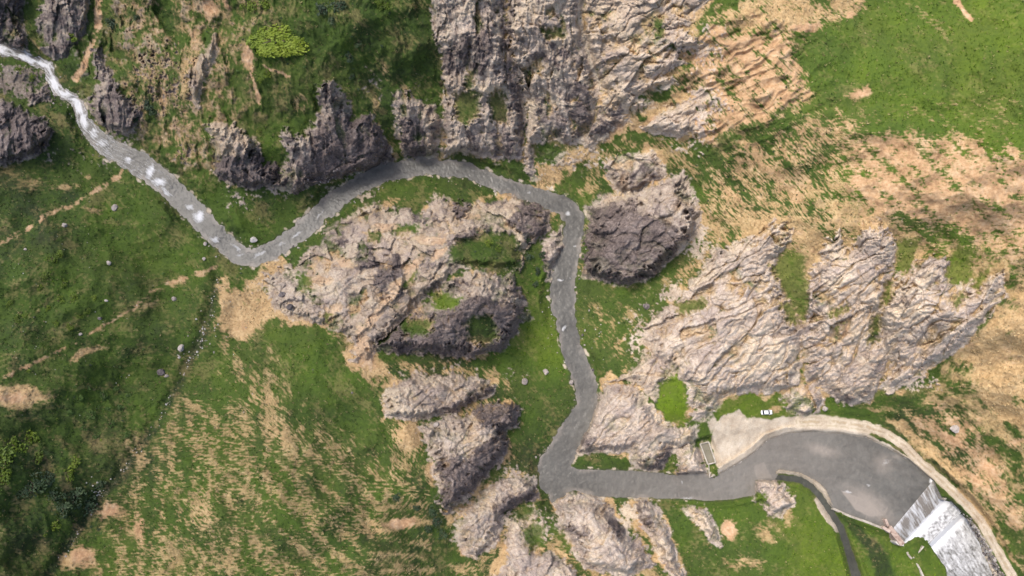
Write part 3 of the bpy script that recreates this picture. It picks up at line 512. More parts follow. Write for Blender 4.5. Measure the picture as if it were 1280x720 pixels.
def sample(A, u, v):
    i = np.clip(np.searchsorted(UA, u), 1, NU - 1); j = np.clip(np.searchsorted(VA, v), 1, NV - 1)
    a = (u - UA[i - 1]) / (UA[i] - UA[i - 1]); b = (v - VA[j - 1]) / (VA[j] - VA[j - 1])
    return float((A[j - 1, i - 1] * (1 - a) + A[j - 1, i] * a) * (1 - b) + (A[j, i - 1] * (1 - a) + A[j, i] * a) * b)
def ground(u, v, dz=0.0):
    h = sample(H, u, v); x, y, z = unproject(u, v, h)
    return Vector((float(x), float(y), h + dz))
def at(u, v, z):
    x, y, z = unproject(u, v, float(z)); return Vector((float(x), float(y), float(z)))

# ------------------------------------------------------------------ node helpers
def mat(name):
    m = bpy.data.materials.new(name); m.use_nodes = True
    nt = m.node_tree; b = nt.nodes['Principled BSDF']
    return m, nt, b
class NB_:
    def __init__(s, nt): s.nt = nt
    def n(s, t, **k):
        o = s.nt.nodes.new(t)
        for a, b in k.items(): setattr(o, a, b)
        return o
    def link(s, a, b): s.nt.links.new(a, b)
    def attr(s, name): return s.n('ShaderNodeAttribute', attribute_name=name)
    def noise(s, scale, detail=4, rough=.55, vec=None, dist=0):
        o = s.n('ShaderNodeTexNoise'); o.inputs['Scale'].default_value = scale; o.inputs['Detail'].default_value = detail
        o.inputs['Roughness'].default_value = rough; o.inputs['Distortion'].default_value = dist
        if vec is not None: s.link(vec, o.inputs['Vector'])
        return o.outputs['Fac']
    def ramp(s, fac, stops):
        o = s.n('ShaderNodeValToRGB'); e = o.color_ramp.elements
        while len(e) < len(stops): e.new(0.5)
        for el, (p, c) in zip(e, stops): el.position = p; el.color = (*c, 1) if len(c) == 3 else c
        s.link(fac, o.inputs['Fac']); return o.outputs['Color']
    def mix(s, fac, a, b, mode='MIX'):
        o = s.n('ShaderNodeMix', data_type='RGBA', blend_type=mode)
        for val, sock in ((fac, o.inputs[0]), (a, o.inputs[6]), (b, o.inputs[7])):
            if hasattr(val, 'is_linked'): s.link(val, sock)
            elif isinstance(val, (int, float)): sock.default_value = val
            else: sock.default_value = (*val, 1)
        return o.outputs[2]
    def math(s, op, a, b=0.0, clamp=False):
        o = s.n('ShaderNodeMath', operation=op, use_clamp=clamp)
        for val, sock in ((a, o.inputs[0]), (b, o.inputs[1])):
            if hasattr(val, 'is_linked'): s.link(val, sock)
            else: sock.default_value = val
        return o.outputs[0]
    def bump(s, h, strength, dist):
        o = s.n('ShaderNodeBump'); o.inputs['Strength'].default_value = strength; o.inputs['Distance'].default_value = dist
        s.link(h, o.inputs['Height']); return o.outputs['Normal']

# ------------------------------------------------------------------ ground material
def ground_material():
    m, nt, b = mat('mountain_ground'); q = NB_(nt)
    pos = q.n('ShaderNodeNewGeometry').outputs['Position']
    A = q.attr('cover_a'); B = q.attr('cover_b')
    sa = q.n('ShaderNodeSeparateColor'); q.link(A.outputs['Color'], sa.inputs[0])
    sb = q.n('ShaderNodeSeparateColor'); q.link(B.outputs['Color'], sb.inputs[0])
    lush, dry, soil, grav = sa.outputs[0], sa.outputs[1], sa.outputs[2], A.outputs['Alpha']
    rock, dark, tan, wet = sb.outputs[0], sb.outputs[1], sb.outputs[2], B.outputs['Alpha']
    n1 = q.noise(.9, 5, .65, pos); n2 = q.noise(.18, 4, .6, pos); n3 = q.noise(3.2, 3, .6, pos); n4 = q.noise(.05, 3, .5, pos)
    # grass
    g0 = q.math('ADD', lush, q.math('MULTIPLY', q.math('SUBTRACT', n1, .5), .55))
    g0 = q.math('ADD', g0, q.math('MULTIPLY', q.math('SUBTRACT', n2, .5), .35))
    grass = q.ramp(g0, [(0.0, (.022, .033, .012)), (.22, (.036, .060, .012)), (.5, (.054, .088, .013)), (.8, (.080, .118, .013)), (1, (.095, .150, .008))])
    grass = q.mix(q.ramp(n4, [(.45, (0, 0, 0)), (.62, (.16, .16, .16))]), grass, (.070, .062, .028))
    straw = q.ramp(q.math('ADD', q.math('MULTIPLY', n1, .6), q.math('MULTIPLY', n2, .4)), [(.32, (.20, .13, .062)), (.5, (.37, .25, .125)), (.68, (.50, .365, .20))])
    c = q.mix(dry, grass, straw)
    earth = q.ramp(q.math('ADD', q.math('MULTIPLY', n1, .5), q.math('MULTIPLY', n2, .5)), [(.34, (.24, .135, .072)), (.5, (.40, .25, .14)), (.66, (.52, .37, .24))])
    c = q.mix(soil, c, earth)
    # rock
    rn = q.math('ADD', q.math('MULTIPLY', n2, .45), q.math('MULTIPLY', n1, .55))
    grey = q.ramp(rn, [(.30, (.19, .152, .130)), (.43, (.36, .297, .255)), (.55, (.49, .422, .367)), (.70, (.59, .527, .462))])
    tanc = q.ramp(rn, [(.30, (.26, .185, .12)), (.46, (.44, .335, .225)), (.60, (.54, .43, .31)), (.72, (.60, .50, .39))])
    tmix = q.math('MULTIPLY', tan, q.ramp(n4, [(.35, (.5, .5, .5)), (.6, (1.4, 1.4, 1.4))]))
    rc = q.mix(q.math('ADD', tmix, 0.0, True), grey, tanc)
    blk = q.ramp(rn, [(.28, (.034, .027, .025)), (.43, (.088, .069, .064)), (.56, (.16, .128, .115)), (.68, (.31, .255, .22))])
    n5 = q.noise(.11, 5, .65, pos, .8)
    rc = q.mix(q.ramp(n5, [(.50, (0, 0, 0)), (.68, (.65, .65, .65))]), rc, (.20, .155, .13))
    rc = q.mix(q.ramp(n5, [(.30, (.5, .5, .5)), (.42, (0, 0, 0))]), rc, (.40, .31, .20))
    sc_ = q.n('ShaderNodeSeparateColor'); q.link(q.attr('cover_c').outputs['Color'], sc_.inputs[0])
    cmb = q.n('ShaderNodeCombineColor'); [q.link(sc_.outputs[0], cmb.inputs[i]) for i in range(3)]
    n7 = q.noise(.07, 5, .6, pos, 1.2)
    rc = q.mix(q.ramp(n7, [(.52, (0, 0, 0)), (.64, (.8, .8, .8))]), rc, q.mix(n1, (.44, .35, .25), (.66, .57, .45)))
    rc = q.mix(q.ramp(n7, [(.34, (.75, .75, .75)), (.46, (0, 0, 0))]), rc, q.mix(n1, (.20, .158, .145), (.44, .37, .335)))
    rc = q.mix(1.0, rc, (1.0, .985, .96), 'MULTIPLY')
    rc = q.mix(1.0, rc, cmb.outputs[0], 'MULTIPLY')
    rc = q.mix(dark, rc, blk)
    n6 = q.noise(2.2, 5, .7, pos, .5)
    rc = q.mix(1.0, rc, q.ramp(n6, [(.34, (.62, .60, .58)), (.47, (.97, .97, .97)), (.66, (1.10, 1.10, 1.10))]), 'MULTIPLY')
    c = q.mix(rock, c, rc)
    gr = q.ramp(q.math('ADD', q.math('MULTIPLY', n3, .45), q.math('MULTIPLY', n2, .55)), [(.32, (.27, .21, .15)), (.5, (.42, .35, .265)), (.66, (.54, .47, .375))])
    c = q.mix(grav, c, gr)
    c = q.mix(q.math('MULTIPLY', wet, .38), c, (.055, .050, .040))
    q.link(c, b.inputs['Base Color'])
    b.inputs['Roughness'].default_value = .92; b.inputs['Specular IOR Level'].default_value = .18
    hgt = q.math('ADD', q.math('ADD', q.math('MULTIPLY', n1, .8), q.math('MULTIPLY', n3, .35)), q.math('MULTIPLY', q.math('MULTIPLY', n6, rock), .9))
    q.link(q.bump(hgt, .5, .5), b.inputs['Normal'])
    return m
GROUND = ground_material()

# ------------------------------------------------------------------ terrain and outcrops from one survey grid
X, Y, Z = unproject(U, V, H)
CO = np.stack([X, Y, Z], -1).reshape(-1, 3).astype(np.float32)
CA = np.stack([np.clip(lush, 0, 1), dryc, soilc, gravc], -1).reshape(-1, 4).astype(np.float32)
shade_tone = on_coarse(idw([(1000,400,1),(1150,380,1),(900,440,.97),(800,520,.92),(960,610,.97),(850,130,.95),(740,660,.88),(600,560,.82),(450,330,.82),(560,380,.72),(790,290,.74),(600,80,.82),(700,100,.86),(400,180,.66),(300,200,.85),(60,40,.58),(20,160,.55),(140,120,.62)], 3), 6)  # rock colour multiplier: the dimmer light on the left is painted in
CC = np.stack([shade_tone, 0 * shade_tone, 0 * shade_tone, 1 + 0 * shade_tone], -1).reshape(-1, 4).astype(np.float32)
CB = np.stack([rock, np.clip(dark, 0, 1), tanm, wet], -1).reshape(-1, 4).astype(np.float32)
idx = np.arange(NV * NU).reshape(NV, NU)
QUADS = np.stack([idx[:-1, :-1], idx[1:, :-1], idx[1:, 1:], idx[:-1, 1:]], -1).reshape(-1, 4)
FCID = CID[:-1, :-1].reshape(-1)

def link(o): bpy.context.scene.collection.objects.link(o); return o
def grid_mesh(name, faces, co, attrs=None, skirt=0.0, material=None):
    used, inv = np.unique(faces, return_inverse=True); f = inv.reshape(-1, 4); c = co[used]
    sel = [used]
    if skirt:
        e = np.concatenate([f[:, [0, 1]], f[:, [1, 2]], f[:, [2, 3]], f[:, [3, 0]]])
        key = e[:, 0].astype(np.int64) * len(c) + e[:, 1]; rkey = e[:, 1].astype(np.int64) * len(c) + e[:, 0]
        be = e[~np.isin(key, rkey)]
        bv = np.unique(be); mp = np.full(len(c), -1); mp[bv] = len(c) + np.arange(len(bv))
        low = c[bv].copy(); low[:, 2] -= skirt
        c = np.concatenate([c, low]); sel.append(used[bv])
        f = np.concatenate([f, np.stack([be[:, 1], be[:, 0], mp[be[:, 0]], mp[be[:, 1]]], -1)])
    me = bpy.data.meshes.new(name)
    me.vertices.add(len(c)); me.vertices.foreach_set('co', c.ravel())
    me.loops.add(f.size); me.loops.foreach_set('vertex_index', f.ravel().astype(np.int32))
    me.polygons.add(len(f)); me.polygons.foreach_set('loop_start', np.arange(0, f.size, 4, dtype=np.int32))
    me.update(calc_edges=True)
    me.polygons.foreach_set('use_smooth', np.ones(len(f), bool))
    if attrs:
        s = np.concatenate(sel)
        for an, arr in attrs.items():
            a = me.attributes.new(an, 'FLOAT_COLOR', 'POINT'); a.data.foreach_set('color', arr[s].ravel())
    if material: me.materials.append(material)
    me.validate()
    return link(bpy.data.objects.new(name, me))
ATT = {'cover_a': CA, 'cover_b': CB, 'cover_c': CC}
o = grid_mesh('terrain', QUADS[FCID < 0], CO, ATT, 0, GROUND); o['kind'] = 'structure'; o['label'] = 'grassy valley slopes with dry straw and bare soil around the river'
for k, c in enumerate(CRAGS):
    sel = QUADS[FCID == k]
    if len(sel) < 30: continue
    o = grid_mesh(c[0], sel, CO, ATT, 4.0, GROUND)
    o['label'] = c[1]; o['category'] = {'rock_cliff': 'cliff', 'rock_crag': 'crag'}.get(c[0], 'rock outcrop')

# the country beyond the surveyed valley, out to the horizon
per = np.concatenate([idx[0, ::4], idx[::4, -1], idx[-1, ::-1][::4], idx[::-1, 0][::4]])
P0 = CO[per].astype(float); dirv = P0[:, :2] - np.array([0, 60.]); dirv /= np.linalg.norm(dirv, axis=1)[:, None]
ringz = np.random.default_rng(5)
rings = [P0]; az = np.arctan2(dirv[:, 1], dirv[:, 0])
for r_, hz in ((420, 50), (700, 70), (1100, 110), (1800, 150), (3000, 160), (5200, 60)):
    q0 = P0[:, :2] + dirv * r_; zz = hz * (.75 + .35 * np.sin(az * 3 + r_) + .2 * np.sin(az * 7 + r_ * 2)) ; rings.append(np.column_stack([q0, zz]))
n_ = len(per); fc = []
for k in range(len(rings) - 1):
    a = k * n_ + np.arange(n_); b = k * n_ + (np.arange(n_) + 1) % n_; fc.append(np.stack([a, a + n_, b + n_, b], -1))
hc = np.concatenate(rings).astype(np.float32)
hills = grid_mesh('hills', np.concatenate(fc), hc, {'cover_a': np.tile([.3, .25, .1, 0], (len(hc), 1)).astype(np.float32), 'cover_b': np.zeros((len(hc), 4), np.float32), 'cover_c': np.ones((len(hc), 4), np.float32)}, 0, GROUND)
hills['kind'] = 'structure'; hills['label'] = 'grassy hills beyond the valley'
# ------------------------------------------------------------------ water
def water_material(name, deep, foam_attr=True):
    m, nt, b = mat(name); q = NB_(nt)
    pos = q.n('ShaderNodeNewGeometry').outputs['Position']
    A = q.attr('foam'); sa = q.n('ShaderNodeSeparateColor'); q.link(A.outputs['Color'], sa.inputs[0])
    n1 = q.noise(.35, 4, .6, pos, .6); n2 = q.noise(1.4, 4, .65, pos, .4); n3 = q.noise(4.0, 3, .6, pos)
    n0 = q.noise(.045, 3, .55, pos, .7)
    base = q.ramp(q.math('ADD', q.math('MULTIPLY', n1, .45), q.math('MULTIPLY', n0, .55)), [(.3, tuple(x * .62 for x in deep)), (.68, tuple(min(1, x * 1.35) for x in deep))])
    base = q.mix(sa.outputs[1], base, (.235, .205, .175))
    fo = q.math('ADD', sa.outputs[0], q.math('MULTIPLY', q.math('SUBTRACT', n2, .5), .5))
    fo = q.ramp(fo, [(.24, (0, 0, 0)), (.75, (1, 1, 1))])
    c = q.mix(q.math('MULTIPLY', fo, .85), base, (.62, .62, .62)); q.link(c, b.inputs['Base Color'])
    q.link(q.math('ADD', q.math('MULTIPLY', fo, .4), .27), b.inputs['Roughness'])
    b.inputs['IOR'].default_value = 1.33; b.inputs['Specular IOR Level'].default_value = .34
    q.link(q.bump(q.math('ADD', n2, q.math('MULTIPLY', n3, .35)), .33, .24), b.inputs['Normal'])
    return m
MUD = water_material('muddy_river_water', (.100, .096, .086))
MUDPOOL = water_material('silty_pool_water', (.150, .132, .112))
CANALW = water_material('canal_water', (.050, .050, .040))
foam = blobs([(0,60,10,8,.8),(34,72,14,8,.85),(57,80,10,10,.9),(67,104,8,16,.95),(80,118,14,7,.85),(98,130,8,12,.9),(104,151,7,12,.85),(116,168,8,8,.5),(125,178,10,5,.45),
 (163,200,6,4,.6),(190,215,5,9,.72,-30),(198,228,9,5,.7),(208,238,12,4,.6,-30),(249,270,9,8,.85),(238,258,6,4,.6),(270,300,9,5,.6),(296,310,10,3,.55,-40),(325,318,12,3,.6,20),(370,292,12,3,.6,35),(352,305,8,3,.5,30),(402,268,10,2,.55,40),(300,318,8,3,.5),
 (545,199,10,1.6,.5),(709,268,5,4,.75),(721,308,5,3,.75),(700,348,5,2,.75),(713,346,3,2,.55),(704,412,3,8,.72,-25),(712,455,4,3,.55),(725,498,4,9,.45),(590,214,6,3,.4),(660,240,4,3,.5),(720,590,2,6,.5),(690,590,4,2,.35)])
AL, SD = flow_coords(RIVER)
AL2, SD2 = flow_coords([(690,600,0),(720,600,0),(793,605,0),(880,608,0),(960,575,0),(1040,570,0),(1110,600,0),(1150,640,0)])
wisp = ridged((AL + 6 * WX1) / 26, (SD + 4 * WY1) / 3.6, 951, 3); rip = fbm((AL + 9 * WX2) / 4.2, (SD + 3 * WY2) / 6, 953, 4); rip2 = fbm((AL2 + 8 * WX2) / 3.6, (SD2 + 4 * WY2) / 9, 955, 4)
foam = np.clip(foam - .12, 0, 1) * sst(0, -7, DRIV) + 0.10 * sst(150, 20, U) * (V < 220) + 0.08 * sst(400, 200, U) * (V < 340) + sst(.35, .8, wisp) * (.03 + .30 * sst(330, 100, U) * (V < 340)) + .25 * sst(.55, .9, rip) * sst(.2, .6, fbm(AL / 40, SD / 20, 957, 2))
silt = blobs([(1025,562,24,8,.8,-10),(1105,580,14,10,.55,-35),(1086,630,34,12,.95,-35),(955,590,9,6,.5),(870,625,30,8,.4),(1120,572,8,3,.5)])
silt = np.maximum(silt, 0)
s, d = sdf([(1051,613),(1075,621),(1095,633),(1106,645),(1090,646),(1070,638),(1058,624)], 1.0); silt[s] = np.maximum(silt[s], .9 * sst(1.5, -1.5, d))
s, d = sdf([(944,580),(956,577),(962,590),(966,598),(946,600),(942,588)], 1.5); silt[s] = np.maximum(silt[s], .55 * sst(1.5, -1.5, d))
foam_p = blobs([(1108,580,10,6,.35),(1059,615,8,3,.45),(1163,599,4,3,.8),(1030,562,20,6,.2),(1085,607,6,2,.4),(860,622,14,3,.4),(853,600,2,10,.4)])
def water(name, cells, zf, fo, si, material, label):
    sel = cells.reshape(-1)
    z = zf + (0.15 * np.where(DPOOL < 2, rip2, rip) * (1 + fbm(U / 20, V / 20, 705, 2))) + 0.08 * fbm(U / 5, V / 5, 701, 3) + 0.06 * fbm(U / 1.9, V / 1.9, 711, 2) + 0.22 * np.clip(fo, 0, 1) * fbm(U / 4, V / 4, 721, 3)
    x, y, zz = unproject(U, V, z)
    co = np.stack([x, y, zz], -1).reshape(-1, 3).astype(np.float32)
    at_ = np.stack([np.clip(fo, 0, 1), np.clip(si, 0, 1), 0 * fo, 1 + 0 * fo], -1).reshape(-1, 4).astype(np.float32)
    o = grid_mesh(name, QUADS[sel], co, {'foam': at_}, 0, material); o['kind'] = 'structure'; o['label'] = label
    return o
def cells(d, lim=2.2): return (d[:-1, :-1] < lim)
inpool = cells(DPOOL, 1.6)
shal = .55 * sst(-6.5, -.5, DRIV + 3 * NB + 1.5 * NS) * sst(-.3, .4, fbm(U / 30, V / 30, 963, 3))
water('river', cells(DRIV) & ~inpool, WL, foam, np.maximum(shal, .26 * sst(690, 900, U) * (V > 530)), MUD, 'grey muddy river with white rapids')
pool_lim = (DFACE[:-1, :-1] > -0.5)
silt = np.maximum(silt, .26 * sst(690, 900, U) * (V > 530) * sst(1130, 960, U) * 1.0)
silt = silt + .07 * sst(.25, .8, ridged((AL2 + 12 * WX1) / 75, (SD2 + 8 * WY1) / 9, 959, 3)) * (V > 530) * (U > 690)
water('pool', inpool & pool_lim, 0 * WL, foam_p, silt, MUD, 'wide silty pool behind the weir')
water('canal', cells(DCAN, 1.6) & ~(DPOOL[:-1, :-1] < 1.0), ZCAN, 0 * foam, 0 * foam, CANALW, 'dark narrow canal leaving the pool')

def seg_d(a, b):
    ex, ey = b[0] - a[0], b[1] - a[1]; t = np.clip(((U - a[0]) * ex + (V - a[1]) * ey) / (ex * ex + ey * ey), 0, 1)
    return np.hypot(U - a[0] - ex * t, V - a[1] - ey * t)
fl = fbm((U * .55 + V * .83) / 14 + .6 * WX2, (U * .83 - V * .55) / 3.5 + .5 * WY2, 733, 4)
fb = 1.0 * sst(12, 2, seg_d((1178,627), (1131,679))) + .55 + .5 * fbm(U / 4, V / 4, 741, 3)
water('plunge_basin', cells(DBAS, 1.2), -5.0 + 0 * WL, fb, 0 * foam, MUD, 'churning white water between the two steps of the weir')
fl2 = .9 * sst(20, 2, seg_d((1200,637), (1161,677))) + .52 + .42 * fl + .10 * fbm(U / 3, V / 3, 787, 2) - .12 * sst(680, 720, V)
water('lower_river', cells(DLOW, 1.6) & ~cells(DBAS, 1.2), -7.4 + 0 * WL, fl2, 0 * foam, MUD, 'foaming grey river below the weir')

# falling sheet on the weir face, one grid from crest to basin
def sheet(name, A, B, C_, D_, z0, z1, ns, nt, lift, material, foam_fn, label):
    a = np.linspace(0, 1, ns); t = np.linspace(0, 1, nt); S_, T_ = np.meshgrid(a, t)
    uu = (A[0] * (1 - S_) + B[0] * S_) * (1 - T_) + (D_[0] * (1 - S_) + C_[0] * S_) * T_
    vv = (A[1] * (1 - S_) + B[1] * S_) * (1 - T_) + (D_[1] * (1 - S_) + C_[1] * S_) * T_
    zz = z0 + (z1 - z0) * T_ ** 1.25 + lift + .12 * fbm(S_ * 30, T_ * 3, 751, 3) * sst(0, .2, T_)
    x, y, z = unproject(uu, vv, zz)
    co = np.stack([x, y, z], -1).reshape(-1, 3).astype(np.float32)
    i2 = np.arange(ns * nt).reshape(nt, ns)
    q = np.stack([i2[:-1, :-1], i2[1:, :-1], i2[1:, 1:], i2[:-1, 1:]], -1).reshape(-1, 4)
    if foam_fn is None: at_ = None
    else:
        f = foam_fn(S_, T_); at_ = {'foam': np.stack([np.clip(f, 0, 1), .75 + 0 * f, 0 * f, 1 + 0 * f], -1).reshape(-1, 4).astype(np.float32)}
    return grid_mesh(name, q, co, at_, 0, material)
o = sheet('cascade', (1166,601), (1116,661), (1130,679), (1179,627), .02, -4.9, 140, 60, .12, MUD,
  lambda a, t: .36 + .62 * fbm(a * 26, t * 1.6, 761, 3) + .35 * fbm(a * 7, t * .8, 762, 2) + .7 * sst(.88, 1.0, t) + .25 * sst(.3, .0, t) * sst(.3, .8, a), '')
o['kind'] = 'structure'; o['label'] = 'thin sheet of white-streaked water sliding down the weir face'

o = sheet('cascade', (1202,636), (1160,678), (1164.5,684), (1207,642), 0.02 - 5.0, -7.35, 90, 24, .1, MUD, lambda a, t: .75 + .3 * fbm(a * 20, t * 2, 781, 3) + .2 * t, '')
o['kind'] = 'structure'; o['label'] = 'short white water drop over the lower step of the weir'
# ------------------------------------------------------------------ object helpers
def simple_mat(name, stops, scale=2.0, rough=.8, spec=.3, bump=.3, detail=5, coat=0):
    m, nt, b = mat(name); q = NB_(nt)
    tc = q.n('ShaderNodeTexCoord').outputs['Object']
    oi = q.n('ShaderNodeObjectInfo'); 
    n = q.noise(scale, detail, .6, tc)
    n = q.math('ADD', n, q.math('MULTIPLY', q.math('SUBTRACT', oi.outputs['Random'], .5), .22))
    q.link(q.ramp(n, stops), b.inputs['Base Color']); b.inputs['Roughness'].default_value = rough; b.inputs['Specular IOR Level'].default_value = spec
    if bump: q.link(q.bump(q.noise(scale * 2.5, 4, .6, tc), bump, .2), b.inputs['Normal'])
    if coat: b.inputs['Coat Weight'].default_value = coat
    return m
PALE_STONE = simple_mat('pale_stone', [(.3, (.20, .17, .15)), (.5, (.31, .27, .24)), (.7, (.42, .375, .34))], .9, .9, .2, .6)
WHITE_STONE = simple_mat('white_stone', [(.3, (.29, .265, .24)), (.6, (.44, .41, .38))], 1.2, .9, .2, .5)
DARK_STONE = simple_mat('dark_stone', [(.3, (.05, .044, .045)), (.5, (.11, .095, .092)), (.7, (.22, .185, .17))], .9, .9, .2, .6)
CONC = simple_mat('weathered_concrete', [(.3, (.22, .19, .15)), (.5, (.33, .295, .245)), (.7, (.43, .395, .335))], .9, .88, .25, .25)
BROWN_CONC = simple_mat('stained_concrete', [(.3, (.20, .135, .105)), (.5, (.33, .25, .205)), (.7, (.45, .36, .30))], .8, .88, .25, .25)
LEAVES = {}
for nm, st in {'bright': [(.3, (.055, .088, .008)), (.5, (.095, .140, .010)), (.7, (.15, .195, .016))], 'green': [(.3, (.032, .066, .013)), (.5, (.055, .100, .018)), (.7, (.085, .14, .025))], 'dark': [(.3, (.016, .030, .014)), (.5, (.028, .050, .020)), (.7, (.048, .075, .026))]}.items():
    LEAVES[nm] = simple_mat(nm + '_leaves', st, .8, .6, .3, 0)
BARK = simple_mat('bark', [(.3, (.06, .045, .03)), (.7, (.16, .12, .085))], 3, .95, .1, .5)

def mesh_obj(name, verts, faces, material, parent=None, smooth=False, bevel=0):
    me = bpy.data.meshes.new(name); me.from_pydata([tuple(v) for v in verts], [], faces); me.update()
    if smooth: me.polygons.foreach_set('use_smooth', [True] * len(me.polygons))
    me.materials.append(material)
    o = link(bpy.data.objects.new(name, me))
    if parent: o.parent = parent
    if bevel:
        md = o.modifiers.new('edge', 'BEVEL'); md.width = bevel; md.segments = 2
    return o
def tag(o, label, cat, group=None):
    o['label'] = label; o['category'] = cat
    if group: o['group'] = group
    return o
def empty(name, loc, label, cat, rz=0):
    o = link(bpy.data.objects.new(name, None)); o.location = loc; o.rotation_euler = (0, 0, rz); return tag(o, label, cat)

# strip walls of masonry or concrete following survey points
def wall_strip(name, pts, zb, zt, width, material, parent=None, jit=.03):
    P = [at(u, v, zt if not callable(zt) else zt(i)) for i, (u, v) in enumerate(pts)]
    Q = []
    for i in range(len(P) - 1):
        n = max(1, int((P[i + 1] - P[i]).length / 1.2))
        Q += [P[i].lerp(P[i + 1], k / n) for k in range(n)]
    Q.append(P[-1])
    vs, fs = [], []
    for i, p in enumerate(Q):
        a = Q[max(i - 1, 0)]; c = Q[min(i + 1, len(Q) - 1)]; t = (c - a); t.z = 0; t.normalize(); nrm = Vector((-t.y, t.x, 0)) * width / 2
        j = random.uniform(-jit, jit)
        vs += [p + nrm + Vector((0, 0, j)), p - nrm + Vector((0, 0, j)), Vector((p.x - nrm.x * 1.15, p.y - nrm.y * 1.15, zb)), Vector((p.x + nrm.x * 1.15, p.y + nrm.y * 1.15, zb))]
    for i in range(len(Q) - 1):
        k = 4 * i
        for a in range(4):
            b = (a + 1) % 4; fs.append((k + a, k + b, k + 4 + b, k + 4 + a))
    fs += [(3, 2, 1, 0), tuple(len(vs) - 4 + x for x in range(4))]
    fs = [f[::-1] for f in fs]
    o = mesh_obj(name, vs, fs, material, parent, False, .06)
    bm = bmesh.new(); bm.from_mesh(o.data); bmesh.ops.recalc_face_normals(bm, faces=bm.faces); bm.to_mesh(o.data); bm.free()
    return o
# the weir
wr_o = empty('weir', at(1141, 640, -6), 'stepped concrete weir with water sliding down its pale face', 'weir')
Wm = Matrix.Translation(-wr_o.location)
def as_part(o, root):
    o.data.transform(Matrix.Translation(-root.location)); o.parent = root; return o
as_part(sheet('spillway', (1168,599), (1114,663), (1129,681), (1181,625), -.05, -5.3, 30, 20, 0, CONC, None, ''), wr_o)
as_part(wall_strip('step_sill', [(1201,636),(1161,678)], -8.5, -5.12, .9, CONC), wr_o)
ab = as_part(wall_strip('abutment', [(1112,659),(1122,672),(1129,681)], -7, .9, 2.0, BROWN_CONC), wr_o)
as_part(wall_strip('abutment', [(1167,598),(1175,611),(1182,624)], -7, .6, 1.1, CONC), wr_o)
as_part(wall_strip('gate_pier', [(1107,649),(1111,658)], -2, 1.8, .9, BROWN_CONC), wr_o)
as_part(wall_strip('gate_pier', [(1104,659),(1113,665)], -2, 1.7, 1.1, BROWN_CONC), wr_o)
as_part(wall_strip('wing_wall', [(1120,677),(1124,680),(1130,681)], -7, .3, 1.0, WHITE_STONE), wr_o)
as_part(wall_strip('end_block', [(1180,620),(1183,624.5)], -6.5, -1.5, 1.6, WHITE_STONE), wr_o)
tag(wall_strip('concrete_wall', [(1042,636),(1062,645),(1085,653),(1105,661)], -4, .7, .85, CONC), 'straight pale concrete wall between the pool and the canal', 'wall')
tag(wall_strip('retaining_wall', [(1134,690),(1136,694),(1140,698.5)], -8, lambda i: -4.4, .8, CONC), 'short broken white wall stub on the grass below the weir', 'wall')
tag(wall_strip('retaining_wall', [(1142,697.5),(1148,691),(1155,683)], -8, -4.6, .5, CONC), 'thin concrete wall running from the white stub to the lower river', 'wall')
tag(wall_strip('retaining_wall', [(1146,704),(1150,711),(1155,722),(1160,735)], -9, -4.9, .7, CONC), 'narrow pale wall leaving the bottom edge beside the lower river', 'wall')
tk = empty('settling_tank', at(885, 566, .6), 'rectangular concrete tank of murky water beside the gravel yard', 'tank')
TC = [(875.3,555),(886,552.4),(894.7,578),(885,580.5)]
for i in range(4):
    as_part(wall_strip('tank_wall', [TC[i], TC[(i + 1) % 4]], -1, 2.1, .45, CONC), tk)
TW = simple_mat('tank_water', [(.3, (.13, .115, .075)), (.7, (.18, .16, .11))], .3, .25, .5, .05)
o = mesh_obj('water', [at(u, v, 1.25) for u, v in TC], [(3, 2, 1, 0)], TW); as_part(o, tk)
tag(wall_strip('tail_wall', [(886,580),(886.5,590),(887.5,597),(892,594.5)], -1.5, 1.2, .4, CONC), 'thin pale outlet wall leading from the concrete tank to the pool', 'wall')

# ------------------------------------------------------------------ stones
def stone_mesh(name, seed, sub, flat, material):
    bm = bmesh.new(); bmesh.ops.create_icosphere(bm, subdivisions=sub, radius=1)
    r = random.Random(seed); cuts = []
    for _ in range(9):
        d = Vector((r.gauss(0, 1), r.gauss(0, 1), r.gauss(0, 1))).normalized(); cuts.append((d, r.uniform(.62, .9)))
    off = Vector((r.uniform(0, 50), r.uniform(0, 50), 0))
    from mathutils import noise as mn
    sx, sy = r.uniform(.85, 1.2), r.uniform(.7, 1.0)
    for v in bm.verts:
        p = v.co.copy()
        for d, c in cuts:
            e = p.dot(d) - c
            if e > 0: p -= d * e
        p *= 1 + .16 * mn.noise(p * 2.2 + off) + .07 * mn.noise(p * 6 + off)
        v.co = Vector((p.x * sx, p.y * sy, p.z * flat))
    me = bpy.data.meshes.new(name); bm.to_mesh(me); bm.free(); me.materials.append(material)
    return me
STM = {k: [stone_mesh('stone_' + k, 10 * i + j, 3, f, m) for j, f in enumerate((.55, .7, .62, .8))] for i, (k, m) in enumerate((('pale', PALE_STONE), ('white', WHITE_STONE), ('dark', DARK_STONE)))}
PXM = DIST / FPX
def stone(name, u, v, r, kind, label, cat, group=None, sink=.22):
    me = random.choice(STM[kind]); o = link(bpy.data.objects.new(name, me))
    p = ground(u, v); R = r * PXM * .6
    o.location = p + Vector((0, 0, R * (.5 - sink) * .6)); o.rotation_euler = (random.uniform(-.2, .2), random.uniform(-.2, .2), random.uniform(0, 6.28))
    o.scale = (R * random.uniform(.9, 1.15), R * random.uniform(.9, 1.15), R * random.uniform(.8, 1.1))
    return tag(o, label, cat, group)
